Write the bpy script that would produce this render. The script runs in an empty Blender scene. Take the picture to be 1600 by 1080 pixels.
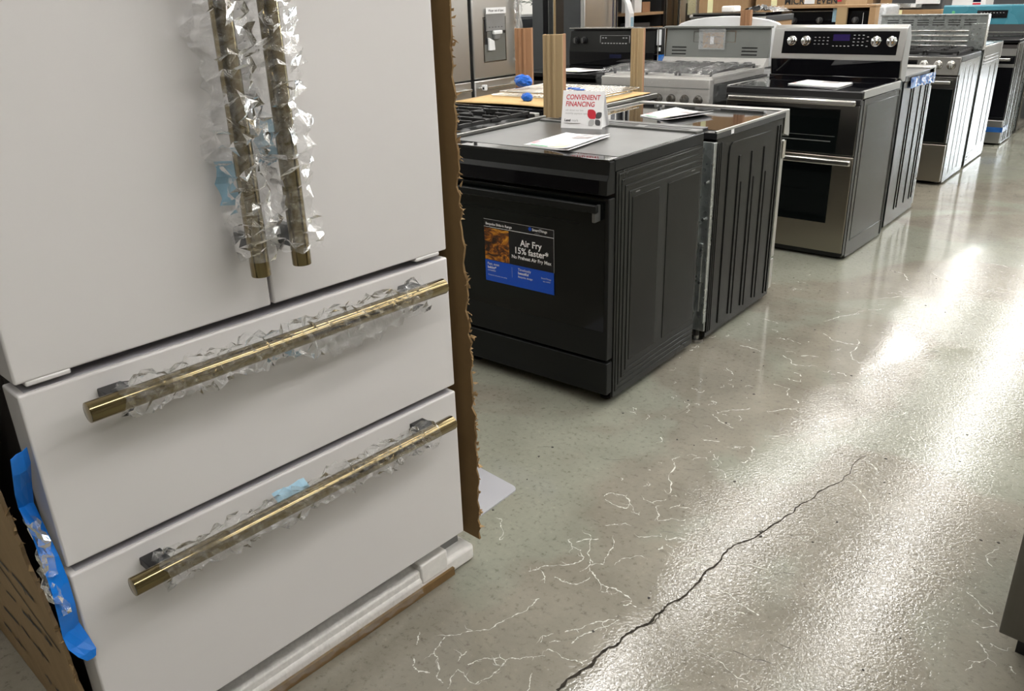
import bpy, bmesh, math, random
from mathutils import Matrix, Vector
random.seed(11)
S = bpy.context.scene
C = S.collection
PI = math.pi

# ------------------------------------------------------------ camera
cam = bpy.data.cameras.new('camera'); cam.sensor_width = 36.0; cam.lens = 1284.8652 / 1600 * 36
cam.shift_y = -8.9 / 1600; cam.clip_end = 100; cam.clip_start = 0.05
co = bpy.data.objects.new('camera', cam); C.objects.link(co)
FW = Vector((-0.58219031, 0.71541219, -0.38631572)); RT = Vector((0.7829134, 0.62145371, -0.0290152)); UP = Vector((-0.21931951, 0.31934413, 0.92191013))
co.matrix_world = Matrix(((RT.x, UP.x, -FW.x, 0), (RT.y, UP.y, -FW.y, 0), (RT.z, UP.z, -FW.z, 1.4172), (0, 0, 0, 1)))
S.camera = co
# ------------------------------------------------------------ light set-up
LIGHT_POWER = 18.0          # emission of the fluorescent diffusers
wd = bpy.data.worlds.new('daylight'); S.world = wd; wd.use_nodes = True
bg = wd.node_tree.nodes['Background']; bg.inputs[0].default_value = (0.86, 0.94, 1.0, 1); bg.inputs[1].default_value = 13.0
S.view_settings.view_transform = 'Standard'; S.view_settings.look = 'None'
S.view_settings.exposure = 0.12; S.view_settings.gamma = 1.0; S.view_settings.use_curve_mapping = False

# ------------------------------------------------------------ materials
MATS = {}
def newmat(name):
    m = bpy.data.materials.new(name); m.use_nodes = True
    nt = m.node_tree; b = nt.nodes['Principled BSDF']; MATS[name] = m
    return m, nt, b
def setp(b, col=None, rough=None, metal=None, spec=None, **k):
    if col is not None: b.inputs['Base Color'].default_value = (*col, 1)
    if rough is not None: b.inputs['Roughness'].default_value = rough
    if metal is not None: b.inputs['Metallic'].default_value = metal
    if spec is not None: b.inputs['Specular IOR Level'].default_value = spec
    for n, v in k.items(): b.inputs[n.replace('_', ' ')].default_value = v
def coords(nt, scale=(1, 1, 1), obj=True):
    tc = nt.nodes.new('ShaderNodeTexCoord'); mp = nt.nodes.new('ShaderNodeMapping')
    mp.inputs['Scale'].default_value = scale
    nt.links.new(tc.outputs['Object' if obj else 'Generated'], mp.inputs[0]); return mp.outputs[0]
def noise(nt, vec, scale, detail=2, rough=.5, dist=0):
    n = nt.nodes.new('ShaderNodeTexNoise'); n.inputs['Scale'].default_value = scale; n.inputs['Detail'].default_value = detail
    n.inputs['Roughness'].default_value = rough; n.inputs['Distortion'].default_value = dist
    nt.links.new(vec, n.inputs['Vector']); return n.outputs['Fac']
def ramp(nt, fac, stops):
    r = nt.nodes.new('ShaderNodeValToRGB'); e = r.color_ramp.elements
    while len(e) < len(stops): e.new(.5)
    for i, (p, c) in enumerate(stops):
        e[i].position = p; e[i].color = (*c, 1) if len(c) == 3 else c
    nt.links.new(fac, r.inputs[0]); return r.outputs[0]
def mrange(nt, fac, a, b, c, d):
    n = nt.nodes.new('ShaderNodeMapRange'); n.inputs[1].default_value = a; n.inputs[2].default_value = b
    n.inputs[3].default_value = c; n.inputs[4].default_value = d; nt.links.new(fac, n.inputs[0]); return n.outputs[0]
def bump(nt, b, h, strength=.2, dist=.002):
    n = nt.nodes.new('ShaderNodeBump'); n.inputs['Strength'].default_value = strength; n.inputs['Distance'].default_value = dist
    nt.links.new(h, n.inputs['Height']); nt.links.new(n.outputs[0], b.inputs['Normal']); return n
def simple(name, col, rough=.5, metal=0.0, spec=.5, var=.06, vs=6.0, **k):
    """plain painted or plastic surface with faint mottling and gloss wear"""
    m, nt, b = newmat(name); setp(b, col, rough, metal, spec, **k)
    f = noise(nt, coords(nt), vs, 3)
    lo = tuple(c * (1 - var) for c in col); hi = tuple(min(1, c * (1 + var)) for c in col)
    nt.links.new(ramp(nt, f, [(.3, lo), (.7, hi)]), b.inputs['Base Color'])
    nt.links.new(mrange(nt, f, .3, .7, max(.02, rough * .9), min(1, rough * 1.1)), b.inputs['Roughness'])
    return m
def brushed(name, col, rough, scale, metal=1.0):
    """brushed metal: noise stretched along the grain"""
    m, nt, b = newmat(name); setp(b, col, rough, metal)
    f = noise(nt, coords(nt, tuple(5 * c if c > 20 else c for c in scale)), 1.0, 2)
    nt.links.new(ramp(nt, f, [(.25, tuple(c * .98 for c in col)), (.75, tuple(min(1, c * 1.02) for c in col))]), b.inputs['Base Color'])
    nt.links.new(mrange(nt, f, .25, .75, rough * .95, rough * 1.06), b.inputs['Roughness'])
    return m

simple('white_enamel', (.72, .70, .695), .22, 0, .5, .002, 2)
simple('strip_grey', (.40, .39, .42), .5)
simple('cabinet_dark', (.045, .04, .038), .45)
brushed('brass', (.24, .19, .10), .13, (60, 60, 60))
brushed('brass_v', (.24, .19, .10), .13, (90, 90, 1.5))
brushed('brass_h', (.24, .19, .10), .13, (1.5, 90, 90))
simple('black_plastic', (.008, .008, .009), .35)
simple('black_glass', (.003, .003, .004), .04, 0, .4, .05)
simple('oven_glass', (.003, .004, .004), .06, 0, .3)
simple('mirror_glass', (.006, .006, .007), .03, 0, .9, .05)
simple('slate_film', (.05, .05, .048), .34, 0, .8, .04, 3)
simple('slate', (.010, .011, .011), .36, 0, .16, .05, 4)
simple('slate_side', (.016, .017, .0155), .3, 0, .2, .06, 5)
simple('slate_gloss', (.013, .0135, .0125), .22, 0, .12, .06, 5)
simple('slate_light', (.09, .092, .088), .35)
simple('grey_trim', (.2, .2, .2), .35)
simple('cast_iron', (.012, .012, .012), .5, 0, .4, .2, 40)
brushed('steel', (.46, .455, .44), .3, (120, 120, 3))
brushed('steel_h', (.52, .505, .48), .25, (2, 90, 120))
brushed('steel_bright', (.66, .65, .62), .16, (40, 40, 4))
brushed('steel_dark', (.17, .165, .155), .24, (90, 90, 3))
brushed('steel_darkside', (.06, .062, .062), .22, (60, 60, 2))
brushed('steel_door', (.30, .275, .23), .3, (2, 60, 120))
brushed('steel_fridge', (.56, .56, .55), .36, (120, 120, 3))
brushed('steel_matte', (.42, .41, .39), .42, (2, 90, 120), .35)
brushed('steel_mid', (.22, .215, .205), .2, (60, 60, 2))
brushed('chrome', (.75, .75, .74), .08, (10, 10, 10))
simple('frame_grey', (.20, .21, .20), .4, .6)
simple('knob_dark', (.06, .05, .035), .4, .6)
simple('foam', (.80, .78, .75), .7, 0, .3, .04, 60)
simple('paper', (.82, .82, .83), .75, 0, .2, .02, 8)
simple('print_red', (.55, .02, .04), .6)
simple('print_black', (.02, .02, .02), .6)
simple('print_dark', (.07, .07, .075), .6)
simple('print_grey', (.42, .42, .42), .6)
simple('print_soft', (.35, .32, .32), .7)
simple('print_white', (.82, .82, .84), .5)
simple('print_blue', (.0, .065, .5), .3)
simple('print_pink', (.75, .35, .38), .7)
simple('print_green', (.12, .42, .2), .7)
simple('print_yellow', (.78, .76, .45), .7)
simple('sticker_black', (.004, .004, .007), .25)
simple('tape_blue', (.0, .17, .66), .32, 0, .5, .15, 14)
simple('tape_deep', (.0, .10, .5), .4, 0, .5, .15, 30)
simple('tape_pale', (.30, .48, .60), .5, 0, .4, .15, 30)
simple('film_blue', (.02, .10, .33), .2, 0, .5, .3, 14)
simple('teal_film', (.04, .19, .25), .28, 0, .5, .2, 3)
simple('white_plastic', (.74, .75, .76), .4)
simple('dark_grey', (.05, .055, .06), .35)
simple('deep_blue', (.004, .006, .03), .2)
simple('display_blue', (.02, .012, .07), .15)
simple('sheet_metal', (.46, .465, .50), .38, .3, .5, .04, 5)
simple('leaf', (.02, .055, .02), .4, 0, .5, .3, 9)
simple('clay', (.25, .12, .07), .8)
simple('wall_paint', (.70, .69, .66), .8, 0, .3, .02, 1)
simple('wall_dim', (.16, .14, .125), .8, 0, .3, .1, 1)  # dark tone stands in for the dim area behind the camera
simple('wall_mid', (.34, .325, .30), .8, 0, .3, .1, 1)  # right wall toned down to keep reflections in the black sides dark
simple('ceiling_paint', (.80, .80, .78), .9, 0, .2, .02, 1)
simple('housing', (.78, .78, .76), .5)
simple('crack_dark', (.035, .03, .024), .95, 0, .1, .4, 60)
simple('scratch_white', (.60, .60, .545), .7, 0, .3, .12, 40)
simple('debris', (.03, .028, .025), .9)
simple('brown_frame', (.16, .09, .05), .6, 0, .3, .2, 8)

# cardboard: faint flute lines and fibre mottling
def cardboard(name, col, flute=(0, 0, 160), var=.10):
    m, nt, b = newmat(name); setp(b, col, .85, 0, .2)
    f = noise(nt, coords(nt, (3, 3, 3)), 6, 5, .65); g = noise(nt, coords(nt, (40, 40, 1.5)), 1, 2)
    mx = nt.nodes.new('ShaderNodeMath'); mx.operation = 'ADD'; nt.links.new(f, mx.inputs[0]); nt.links.new(g, mx.inputs[1])
    nt.links.new(ramp(nt, mrange(nt, mx.outputs[0], .6, 1.4, 0, 1), [(0, tuple(c * (1 - var) for c in col)), (1, tuple(min(1, c * (1 + var)) for c in col))]), b.inputs['Base Color'])
    bump(nt, b, g, .15, .002); return m
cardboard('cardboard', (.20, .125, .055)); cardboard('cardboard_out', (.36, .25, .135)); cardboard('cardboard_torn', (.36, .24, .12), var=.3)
cardboard('kraft_post', (.34, .25, .14), var=.04); cardboard('kraft_brown', (.30, .165, .09), var=.04); cardboard('kraft_box', (.34, .22, .12))
cardboard('kraft_sheet', (.55, .38, .18))
for nm, c in (('galvanised', (.50, .53, .53)), ('galvanised_dark', (.30, .32, .315))):
    m, nt, b = newmat(nm); setp(b, c, .3, .9)
    v = nt.nodes.new('ShaderNodeTexVoronoi'); v.inputs['Scale'].default_value = 35; nt.links.new(coords(nt), v.inputs['Vector'])
    nt.links.new(ramp(nt, v.outputs['Color'], [(0, tuple(x * .75 for x in c)), (1, tuple(x * 1.1 for x in c))]), b.inputs['Base Color'])
    nt.links.new(mrange(nt, v.outputs['Distance'], 0, 1, .22, .42), b.inputs['Roughness'])
# clear packing film: mostly see-through sheet with a glossy skin
def film(name, haze, gloss, rough=.06, tint=(.93, .95, .96)):
    m = bpy.data.materials.new(name); m.use_nodes = True; nt = m.node_tree; nt.nodes.clear(); MATS[name] = m
    out = nt.nodes.new('ShaderNodeOutputMaterial'); t = nt.nodes.new('ShaderNodeBsdfTransparent'); t.inputs[0].default_value = (.99, .99, .99, 1)
    g = nt.nodes.new('ShaderNodeBsdfGlossy'); g.inputs[0].default_value = (.95, .95, .95, 1); g.inputs['Roughness'].default_value = rough
    d = nt.nodes.new('ShaderNodeBsdfDiffuse'); d.inputs[0].default_value = (*tint, 1)
    lw = nt.nodes.new('ShaderNodeLayerWeight'); lw.inputs[0].default_value = gloss
    a = nt.nodes.new('ShaderNodeMixShader'); b_ = nt.nodes.new('ShaderNodeMixShader')
    vec = coords(nt); f = noise(nt, vec, 70, 3, .6, 1.0)
    bm = nt.nodes.new('ShaderNodeBump'); bm.inputs['Strength'].default_value = .35; bm.inputs['Distance'].default_value = .004
    nt.links.new(f, bm.inputs['Height'])
    for n in (g, lw): nt.links.new(bm.outputs[0], n.inputs['Normal'])
    hz = mrange(nt, f, .35, .75, haze * .3, haze * 1.8)
    nt.links.new(hz, a.inputs[0]); nt.links.new(t.outputs[0], a.inputs[1]); nt.links.new(d.outputs[0], a.inputs[2])
    nt.links.new(lw.outputs['Fresnel'], b_.inputs[0]); nt.links.new(a.outputs[0], b_.inputs[1]); nt.links.new(g.outputs[0], b_.inputs[2])
    nt.links.new(b_.outputs[0], out.inputs[0]); return m
film('film', .09, .14, .05); film('film_clear', .06, .09, .06); film('film_thick', .2, .25, .12); film('pane', 0.0, .3, .02, (.9, .95, .95))
def emit(name, col, s):
    m, nt, b = newmat(name); setp(b, (.8, .8, .8), .4); b.inputs['Emission Color'].default_value = (*col, 1); b.inputs['Emission Strength'].default_value = s
emit('tube_light', (1.0, .975, .94), LIGHT_POWER)

# worn, sealed concrete: grey-green coat over brown-grey slab, glossy with a fine orange-peel where worn
def make_floor_mat():
    m, nt, b = newmat('floor'); setp(b, (.33, .33, .28), .2, 0, .5)
    L = nt.links.new; v = coords(nt)
    big = noise(nt, v, .9, 4, .55, .6); mid = noise(nt, v, 5, 5, .6, .3); fine = noise(nt, v, 55, 4, .7)
    ds = nt.nodes.new('ShaderNodeVectorMath'); ds.operation = 'DISTANCE'; L(coords(nt, (1, .62, 1)), ds.inputs[0]); ds.inputs[1].default_value = (-.92, 1.12, 0)   # worn-through traffic patch
    wear = mrange(nt, ds.outputs['Value'], .15, .75, .09, -.03); ad = nt.nodes.new('ShaderNodeMath'); L(big, ad.inputs[0]); L(wear, ad.inputs[1]); big = ad.outputs[0]
    mask = ramp(nt, big, [(.46, (0, 0, 0)), (.51, (1, 1, 1))])
    green = ramp(nt, mid, [(.25, (.228, .230, .186)), (.75, (.284, .287, .236))])
    brown = ramp(nt, mid, [(.25, (.192, .178, .143)), (.75, (.275, .254, .208))])
    mx = nt.nodes.new('ShaderNodeMix'); mx.data_type = 'RGBA'; L(mask, mx.inputs[0]); L(green, mx.inputs[6]); L(brown, mx.inputs[7])
    sp = ramp(nt, fine, [(.30, (.45, .43, .4)), (.44, (.95, .95, .95)), (.62, (1, 1, 1)), (.72, (1.25, 1.25, 1.22))])
    m2 = nt.nodes.new('ShaderNodeMix'); m2.data_type = 'RGBA'; m2.blend_type = 'MULTIPLY'; m2.inputs[0].default_value = .75
    L(mx.outputs[2], m2.inputs[6]); L(sp, m2.inputs[7])
    # long dark scuffs
    sc = noise(nt, coords(nt, (1.2, 7, 1)), 2.2, 6, .7, 1.5); scm = ramp(nt, sc, [(.62, (1, 1, 1)), (.70, (.72, .70, .66))])
    m3 = nt.nodes.new('ShaderNodeMix'); m3.data_type = 'RGBA'; m3.blend_type = 'MULTIPLY'; m3.inputs[0].default_value = .7
    L(m2.outputs[2], m3.inputs[6]); L(scm, m3.inputs[7]); L(m3.outputs[2], b.inputs['Base Color'])
    L(mrange(nt, mid, .3, .7, .05, .09), b.inputs['Roughness'])
    # orange-peel relief where the coat is worn along the middle of the aisle, smoother patches between
    peel = noise(nt, v, 110, 2, .6, .4); peel = mrange(nt, peel, .32, .68, 0, 1)
    sx = nt.nodes.new('ShaderNodeSeparateXYZ'); L(v, sx.inputs[0])
    track = mrange(nt, sx.outputs['X'], -1.15, -.62, -.22, .10); pn = noise(nt, v, 1.3, 3, .5, .5)
    ad2 = nt.nodes.new('ShaderNodeMath'); L(pn, ad2.inputs[0]); L(track, ad2.inputs[1])
    ms = nt.nodes.new('ShaderNodeMath'); ms.operation = 'MULTIPLY'; L(peel, ms.inputs[0]); L(mrange(nt, ad2.outputs[0], .42, .54, .3, 1.0), ms.inputs[1])
    bump(nt, b, ms.outputs[0], .25, .0011)
make_floor_mat()

# ------------------------------------------------------------ mesh helpers
class MB:
    def __init__(s): s.v = []; s.f = []; s.round = True
    def add(s, vs, fs):
        n = len(s.v); s.v += [tuple(p) for p in vs]; s.f += [tuple(i + n for i in f) for f in fs]; return s
    def box(s, x0, x1, y0, y1, z0, z1):
        s.round = False
        return s.add([(x0, y0, z0), (x1, y0, z0), (x1, y1, z0), (x0, y1, z0), (x0, y0, z1), (x1, y0, z1), (x1, y1, z1), (x0, y1, z1)],
                     [(0, 3, 2, 1), (4, 5, 6, 7), (0, 1, 5, 4), (1, 2, 6, 5), (2, 3, 7, 6), (3, 0, 4, 7)])
    def cyl(s, p, q, r, n=16, r2=None):
        p = Vector(p); q = Vector(q); d = (q - p).normalized(); a = d.orthogonal().normalized(); b = d.cross(a); r2 = r if r2 is None else r2
        vs = []
        for c, rr in ((p, r), (q, r2)):
            for i in range(n):
                t = 2 * PI * i / n; vs.append(c + a * rr * math.cos(t) + b * rr * math.sin(t))
        fs = [(i, (i + 1) % n, n + (i + 1) % n, n + i) for i in range(n)] + [tuple(range(n - 1, -1, -1)), tuple(range(n, 2 * n))]
        return s.add(vs, fs)
    def path(s, pts, r, n=6):
        for i in range(len(pts) - 1): s.cyl(pts[i], pts[i + 1], r, n)
        return s
    def prism(s, poly, axis, a, b):
        """extrude a 2-D outline along an axis; poly coordinates are the two other axes in x,y,z order"""
        def P(u, v, w):
            return {'x': (w, u, v), 'y': (u, w, v), 'z': (u, v, w)}[axis]
        s.round = False; n = len(poly); vs = [P(u, v, a) for u, v in poly] + [P(u, v, b) for u, v in poly]
        return s.add(vs, [(i, (i + 1) % n, n + (i + 1) % n, n + i) for i in range(n)] + [tuple(range(n - 1, -1, -1)), tuple(range(n, 2 * n))])
    def grid(s, fn, nu, nv, wrap=False):
        vs = [fn(i / nu, j / nv) for i in range(nu + 1) for j in range(nv + (0 if wrap else 1))]
        w = nv if wrap else nv + 1
        fs = [(i * w + j, i * w + (j + 1) % w, (i + 1) * w + (j + 1) % w, (i + 1) * w + j) for i in range(nu) for j in range(nv)]
        return s.add(vs, fs)
    def ring(s, x0, x1, z0, z1, t, ya, yb):
        """rectangular frame in the xz plane"""
        s.box(x0, x1, ya, yb, z0, z0 + t); s.box(x0, x1, ya, yb, z1 - t, z1); s.box(x0, x0 + t, ya, yb, z0 + t, z1 - t); return s.box(x1 - t, x1, ya, yb, z0 + t, z1 - t)
    def build(s, name, mat, parent=None, bevel=0, seg=2, smooth=False, label=None):
        me = bpy.data.meshes.new(name); me.from_pydata(s.v, [], s.f)
        bm = bmesh.new(); bm.from_mesh(me); bmesh.ops.recalc_face_normals(bm, faces=bm.faces)
        nb = None
        if bevel:
            es = [e for e in bm.edges if len(e.link_faces) == 2 and e.calc_face_angle(0) > .5]
            nb = bmesh.ops.bevel(bm, geom=es, offset=bevel, segments=seg, profile=.5, affect='EDGES', clamp_overlap=True)['faces']
            if not s.round:
                for q in nb: q.smooth = True
        bm.to_mesh(me); bm.free()
        if smooth or s.round and bevel or not bevel and s.round and len(s.v) > 40 and len(s.f) == len(s.v) // 2 + 2:
            me.shade_smooth(); me.set_sharp_from_angle(angle=.6)
        me.materials.append(MATS[mat]); o = bpy.data.objects.new(name, me); C.objects.link(o)
        if parent is not None: o.parent = parent
        if label: o['label'] = label
        return o
def tag(o, label, cat, group=None, kind=None):
    o['label'] = label; o['category'] = cat
    if group: o['group'] = group
    if kind: o['kind'] = kind
    return o
def thing(name, label, cat, loc=(0, 0, 0), yaw=0.0, group=None):
    o = bpy.data.objects.new(name, None); C.objects.link(o); o.empty_display_size = .1
    o.location = loc; o.rotation_euler = (0, 0, yaw); return tag(o, label, cat, group)
def struct(o): o['kind'] = 'structure'; return o
def box(name, mat, parent, x0, x1, y0, y1, z0, z1, bevel=0, label=None, seg=2):
    return MB().box(x0, x1, y0, y1, z0, z1).build(name, mat, parent, bevel, seg, label=label)
FRONT = Matrix(((1, 0, 0, 0), (0, 0, -1, 0), (0, 1, 0, 0), (0, 0, 0, 1)))       # print on a face that looks along -y
def text(body, size, mat, parent, M, align='LEFT', bold=0.0, shear=0.0, name='lettering', sx=1.0):
    cu = bpy.data.curves.new('lettering', 'FONT'); cu.body = body; cu.size = size; cu.align_x = align; cu.offset = bold; cu.shear = shear; cu.resolution_u = 3
    t = bpy.data.objects.new('lettering_tmp', cu); C.objects.link(t)
    dg = bpy.context.evaluated_depsgraph_get(); dg.update()
    me = bpy.data.meshes.new_from_object(t.evaluated_get(dg)); bpy.data.objects.remove(t)
    me.transform(M @ Matrix.Diagonal((sx, 1, 1, 1))); me.materials.clear(); me.materials.append(MATS[mat]); me.name = name
    o = bpy.data.objects.new(name, me); C.objects.link(o); o.parent = parent; return o
def at(x, y, z, R=FRONT): return Matrix.Translation((x, y, z)) @ R
def rnd(a, b): return random.uniform(a, b)

# ------------------------------------------------------------ setting
fl = MB(); fl.add([(-9, -7, 0), (4, -7, 0), (4, 22, 0), (-9, 22, 0)], [(0, 1, 2, 3)])
floor = struct(fl.build('floor', 'floor'))
struct(MB().box(-9, 4, -7, 22, 3.3, 3.4).build('ceiling', 'ceiling_paint'))
struct(MB().box(-9.15, -9, -7, 22, 0, 3.4).build('wall_left', 'wall_paint'))
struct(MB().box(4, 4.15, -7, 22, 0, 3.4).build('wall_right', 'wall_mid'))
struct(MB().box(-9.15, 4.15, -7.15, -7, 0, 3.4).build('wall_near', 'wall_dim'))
wf = MB(); WX = [(-3.3, 1.9)]
wf.box(-9.15, -3.3, 22, 22.15, 0, 3.4); wf.box(1.9, 4.15, 22, 22.15, 0, 3.4); wf.box(-3.3, 1.9, 22, 22.15, 0, .6); wf.box(-3.3, 1.9, 22, 22.15, 3.0, 3.4)
struct(wf.build('wall_far', 'wall_paint'))
win = thing('window_1', 'tall storefront window at the far end of the aisle', 'window'); win['kind'] = 'structure'
fr = MB(); fr.ring(-3.3, 1.9, .6, 3.0, .06, 22.03, 22.12)
for k in range(1, 4): fr.box(-3.3 + 1.3 * k - .03, -3.3 + 1.3 * k + .03, 22.03, 22.12, .66, 2.94)
fr.build('window_frame', 'grey_trim', win)
for k in range(4): box('pane', 'pane', win, -3.24 + 1.3 * k, -2.06 + 1.3 * k, 22.07, 22.078, .66, 2.94)

# ------------------------------------------------------------ fluorescent fixtures, in rows along the aisle; the two right-hand rows are unseen fill
def fixture(x, y, label):
    t = thing('ceiling_light', label, 'light', (x, y, 2.98), 0, 'fluorescent fixtures')
    MB().box(-.11, .11, 0, 2.4, .04, .32).build('housing', 'housing', t)
    MB().box(-.09, .09, .03, 2.37, .0, .04).build('diffuser', 'tube_light', t)
for rx, rn in ((-2.28, 'over the first range row'), (-1.12, 'over the aisle edge'), (.35, 'over the middle of the aisle, added to light the refrigerator front'), (1.7, 'over the right side of the aisle, added to light the refrigerator front'), (-4.9, 'over the refrigerator row'), (-7.2, 'along the left wall')):
    for k in range(8): fixture(rx, (-.85 if rx < 0 else -1.85) + 2.75 * k, '%s white fluorescent ceiling fixture %s' % (('first', 'second', 'third', 'fourth', 'fifth', 'sixth', 'seventh', 'farthest')[k], rn)) if (k or rx not in (-1.12, 1.7)) else None  # nearest units are unseen, added to light the left carton board

# ------------------------------------------------------------ marks on the floor
SCRATCHES = [[(-1.019,1.329),(-1.022,1.29),(-1.03,1.249),(-1.042,1.206),(-1.051,1.165),(-1.079,1.14),(-1.095,1.113),(-1.121,1.089),(-1.117,1.069),(-1.11,1.042),(-1.103,1.03),(-1.086,1.025),(-1.068,1.008),(-1.048,0.98),(-1.025,0.977)],[(-1.18,1.06),(-1.166,1.042),(-1.157,1.026)],[(-1.131,0.991),(-1.116,0.972),(-1.093,0.968),(-1.07,0.981)],[(-1.006,0.971),(-1.022,1.0),(-1.025,1.027),(-0.995,1.02),(-0.966,1.017),(-0.958,1.039),(-0.953,1.068),(-0.953,1.098),(-0.954,1.115),(-0.973,1.113),(-0.979,1.1),(-0.964,1.09),(-0.951,1.095)],[(-1.016,1.051),(-1.008,1.074),(-0.994,1.094),(-0.977,1.102)],[(-1.046,1.081),(-1.047,1.063),(-1.041,1.045)],[(-0.954,1.119),(-0.931,1.136),(-0.91,1.16),(-0.891,1.179)],[(-0.883,1.12),(-0.871,1.096),(-0.86,1.073)],[(-0.925,1.207),(-0.934,1.228),(-0.917,1.25)],[(-0.908,1.22),(-0.889,1.239)],[(-0.898,1.27),(-0.882,1.295),(-0.865,1.328),(-0.843,1.354),(-0.825,1.377)],[(-0.864,1.249),(-0.865,1.275),(-0.85,1.305),(-0.837,1.334),(-0.821,1.365),(-0.816,1.383)],[(-0.898,1.201),(-0.87,1.203),(-0.843,1.201),(-0.825,1.211),(-0.803,1.21)],[(-1.105,1.398),(-1.091,1.42),(-1.075,1.449),(-1.039,1.481),(-1.02,1.507),(-1.021,1.536),(-1.045,1.555),(-1.073,1.553),(-1.099,1.573)],[(-1.073,1.416),(-1.055,1.401),(-1.044,1.386)],[(-1.036,1.42),(-1.009,1.418),(-0.985,1.424),(-0.964,1.445),(-0.962,1.475)],[(-1.059,1.627),(-1.033,1.582),(-0.999,1.534),(-0.98,1.501),(-0.953,1.487),(-0.924,1.469),(-0.9,1.47),(-0.866,1.474),(-0.825,1.457)],[(-0.996,1.478),(-0.99,1.517),(-0.961,1.539),(-0.972,1.578),(-0.981,1.621),(-1.008,1.665)],[(-0.937,1.568),(-0.927,1.599),(-0.898,1.632)],[(-0.941,1.707),(-0.896,1.74)],[(-1.052,1.692),(-1.034,1.712),(-1.01,1.736)],[(-1.075,1.577),(-1.033,1.627)],[(-1.135,1.817),(-1.126,1.847),(-1.083,1.855),(-1.05,1.827),(-1.049,1.799),(-1.093,1.795),(-1.123,1.804)],[(-1.05,1.827),(-1.015,1.795),(-0.999,1.793)],[(-1.029,1.871),(-0.999,1.871),(-0.975,1.911)],[(-0.982,1.862),(-0.951,1.827),(-0.94,1.801),(-0.917,1.832),(-0.88,1.851)],[(-0.944,1.875),(-0.901,1.913)],[(-0.878,1.734),(-0.853,1.765),(-0.813,1.769),(-0.784,1.765),(-0.755,1.761)],[(-0.868,1.716),(-0.846,1.713),(-0.832,1.681),(-0.81,1.685),(-0.763,1.696),(-0.73,1.709)],[(-0.796,1.614),(-0.777,1.634),(-0.771,1.661),(-0.772,1.689)],[(-0.984,1.942),(-1.011,2.007),(-1.044,2.098),(-1.073,2.129),(-1.059,2.157)],[(-1.017,2.17),(-0.985,2.202)],[(-0.948,2.159),(-0.91,2.161),(-0.882,2.125)],[(-0.976,2.234),(-0.931,2.197)],[(-0.651,1.416),(-0.617,1.406),(-0.575,1.402),(-0.532,1.391),(-0.486,1.385)],[(-0.73,1.575),(-0.709,1.601),(-0.691,1.641)],[(-0.712,1.588),(-0.673,1.554),(-0.635,1.537)],[(-0.697,1.642),(-0.642,1.629),(-0.617,1.616)],[(-0.602,1.556),(-0.6,1.578),(-0.579,1.583)],[(-0.614,1.608),(-0.585,1.609),(-0.551,1.599)],[(-0.839,1.98),(-0.805,1.998)],[(-0.757,2.018),(-0.753,2.057),(-0.75,2.074)],[(-0.684,1.748),(-0.648,1.768),(-0.603,1.779)],[(-0.653,1.736),(-0.588,1.744)],[(-1.334,1.535),(-1.311,1.538),(-1.293,1.51),(-1.255,1.458)],[(-0.492,1.782),(-0.464,1.77),(-0.434,1.741),(-0.407,1.71)],[(-0.758,2.017),(-0.749,2.06)],[(-0.621,2.437),(-0.602,2.425),(-0.586,2.395)],[(-0.571,2.325),(-0.527,2.295),(-0.496,2.258),(-0.471,2.205),(-0.452,2.163)],[(-0.538,2.184),(-0.506,2.165)],[(-0.498,2.199),(-0.461,2.184)],[(-0.571,2.481),(-0.542,2.468),(-0.515,2.421)],[(-0.479,2.573),(-0.42,2.531),(-0.377,2.545)],[(-0.139,2.225),(-0.162,2.172),(-0.138,2.132)],[(-0.283,2.026),(-0.246,2.008),(-0.225,2.012)],[(-0.17,1.988),(-0.137,1.961),(-0.103,1.936)],[(-0.137,1.882),(-0.111,1.873),(-0.084,1.897),(-0.108,1.913)],[(-0.114,1.816),(-0.097,1.801),(-0.082,1.773),(-0.104,1.744),(-0.114,1.703)],[(-0.088,1.826),(-0.071,1.821)],[(-0.038,1.776),(-0.024,1.758)],[(-0.44,1.832),(-0.426,1.799),(-0.413,1.767)],[(-1.087,3.612),(-1.056,3.702),(-1.006,3.77),(-0.974,3.864),(-0.918,3.919)],[(-0.976,4.049),(-0.906,4.136),(-0.822,4.172)],[(-0.874,4.601),(-0.804,4.535),(-0.733,4.454),(-0.682,4.405)],[(-1.057,4.527),(-0.983,4.506),(-0.935,4.405)],[(-0.6,4.399),(-0.551,4.513),(-0.492,4.512),(-0.436,4.529)],[(-0.783,4.947),(-0.681,4.939),(-0.525,4.899)],[(-1.044,3.46),(-0.987,3.407),(-0.928,3.402),(-0.885,3.416)],[(-0.905,3.478),(-0.882,3.317),(-0.852,3.254),(-0.781,3.223)],[(-1.1,3.138),(-1.036,3.072),(-0.97,3.091)],[(-1.035,3.169),(-0.971,3.199)],[(-0.846,2.578),(-0.833,2.628),(-0.801,2.63)],[(-1.092,2.506),(-1.064,2.558),(-1.015,2.604)],[(-1.102,2.489),(-1.05,2.453),(-1.0,2.438)],[(-0.955,2.624),(-0.91,2.678),(-0.883,2.697)],[(-1.022,2.851),(-0.959,2.848),(-0.944,2.788)],[(-0.981,2.929),(-0.946,2.929)],[(-0.509,2.739),(-0.453,2.686),(-0.406,2.665)],[(-0.578,2.749),(-0.553,2.909)],[(-1.044,2.301),(-0.997,2.324)],[(-0.957,2.307),(-0.92,2.333)],[(-0.89,2.448),(-0.838,2.495)],[(-1.284,3.127),(-1.235,3.131),(-1.19,3.119)],[(-1.232,2.882),(-1.183,2.838)],[(-1.323,3.485),(-1.251,3.466)],[(-1.149,3.311),(-1.083,3.295)],[(-0.428,3.867),(-0.399,3.902)]]
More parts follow.
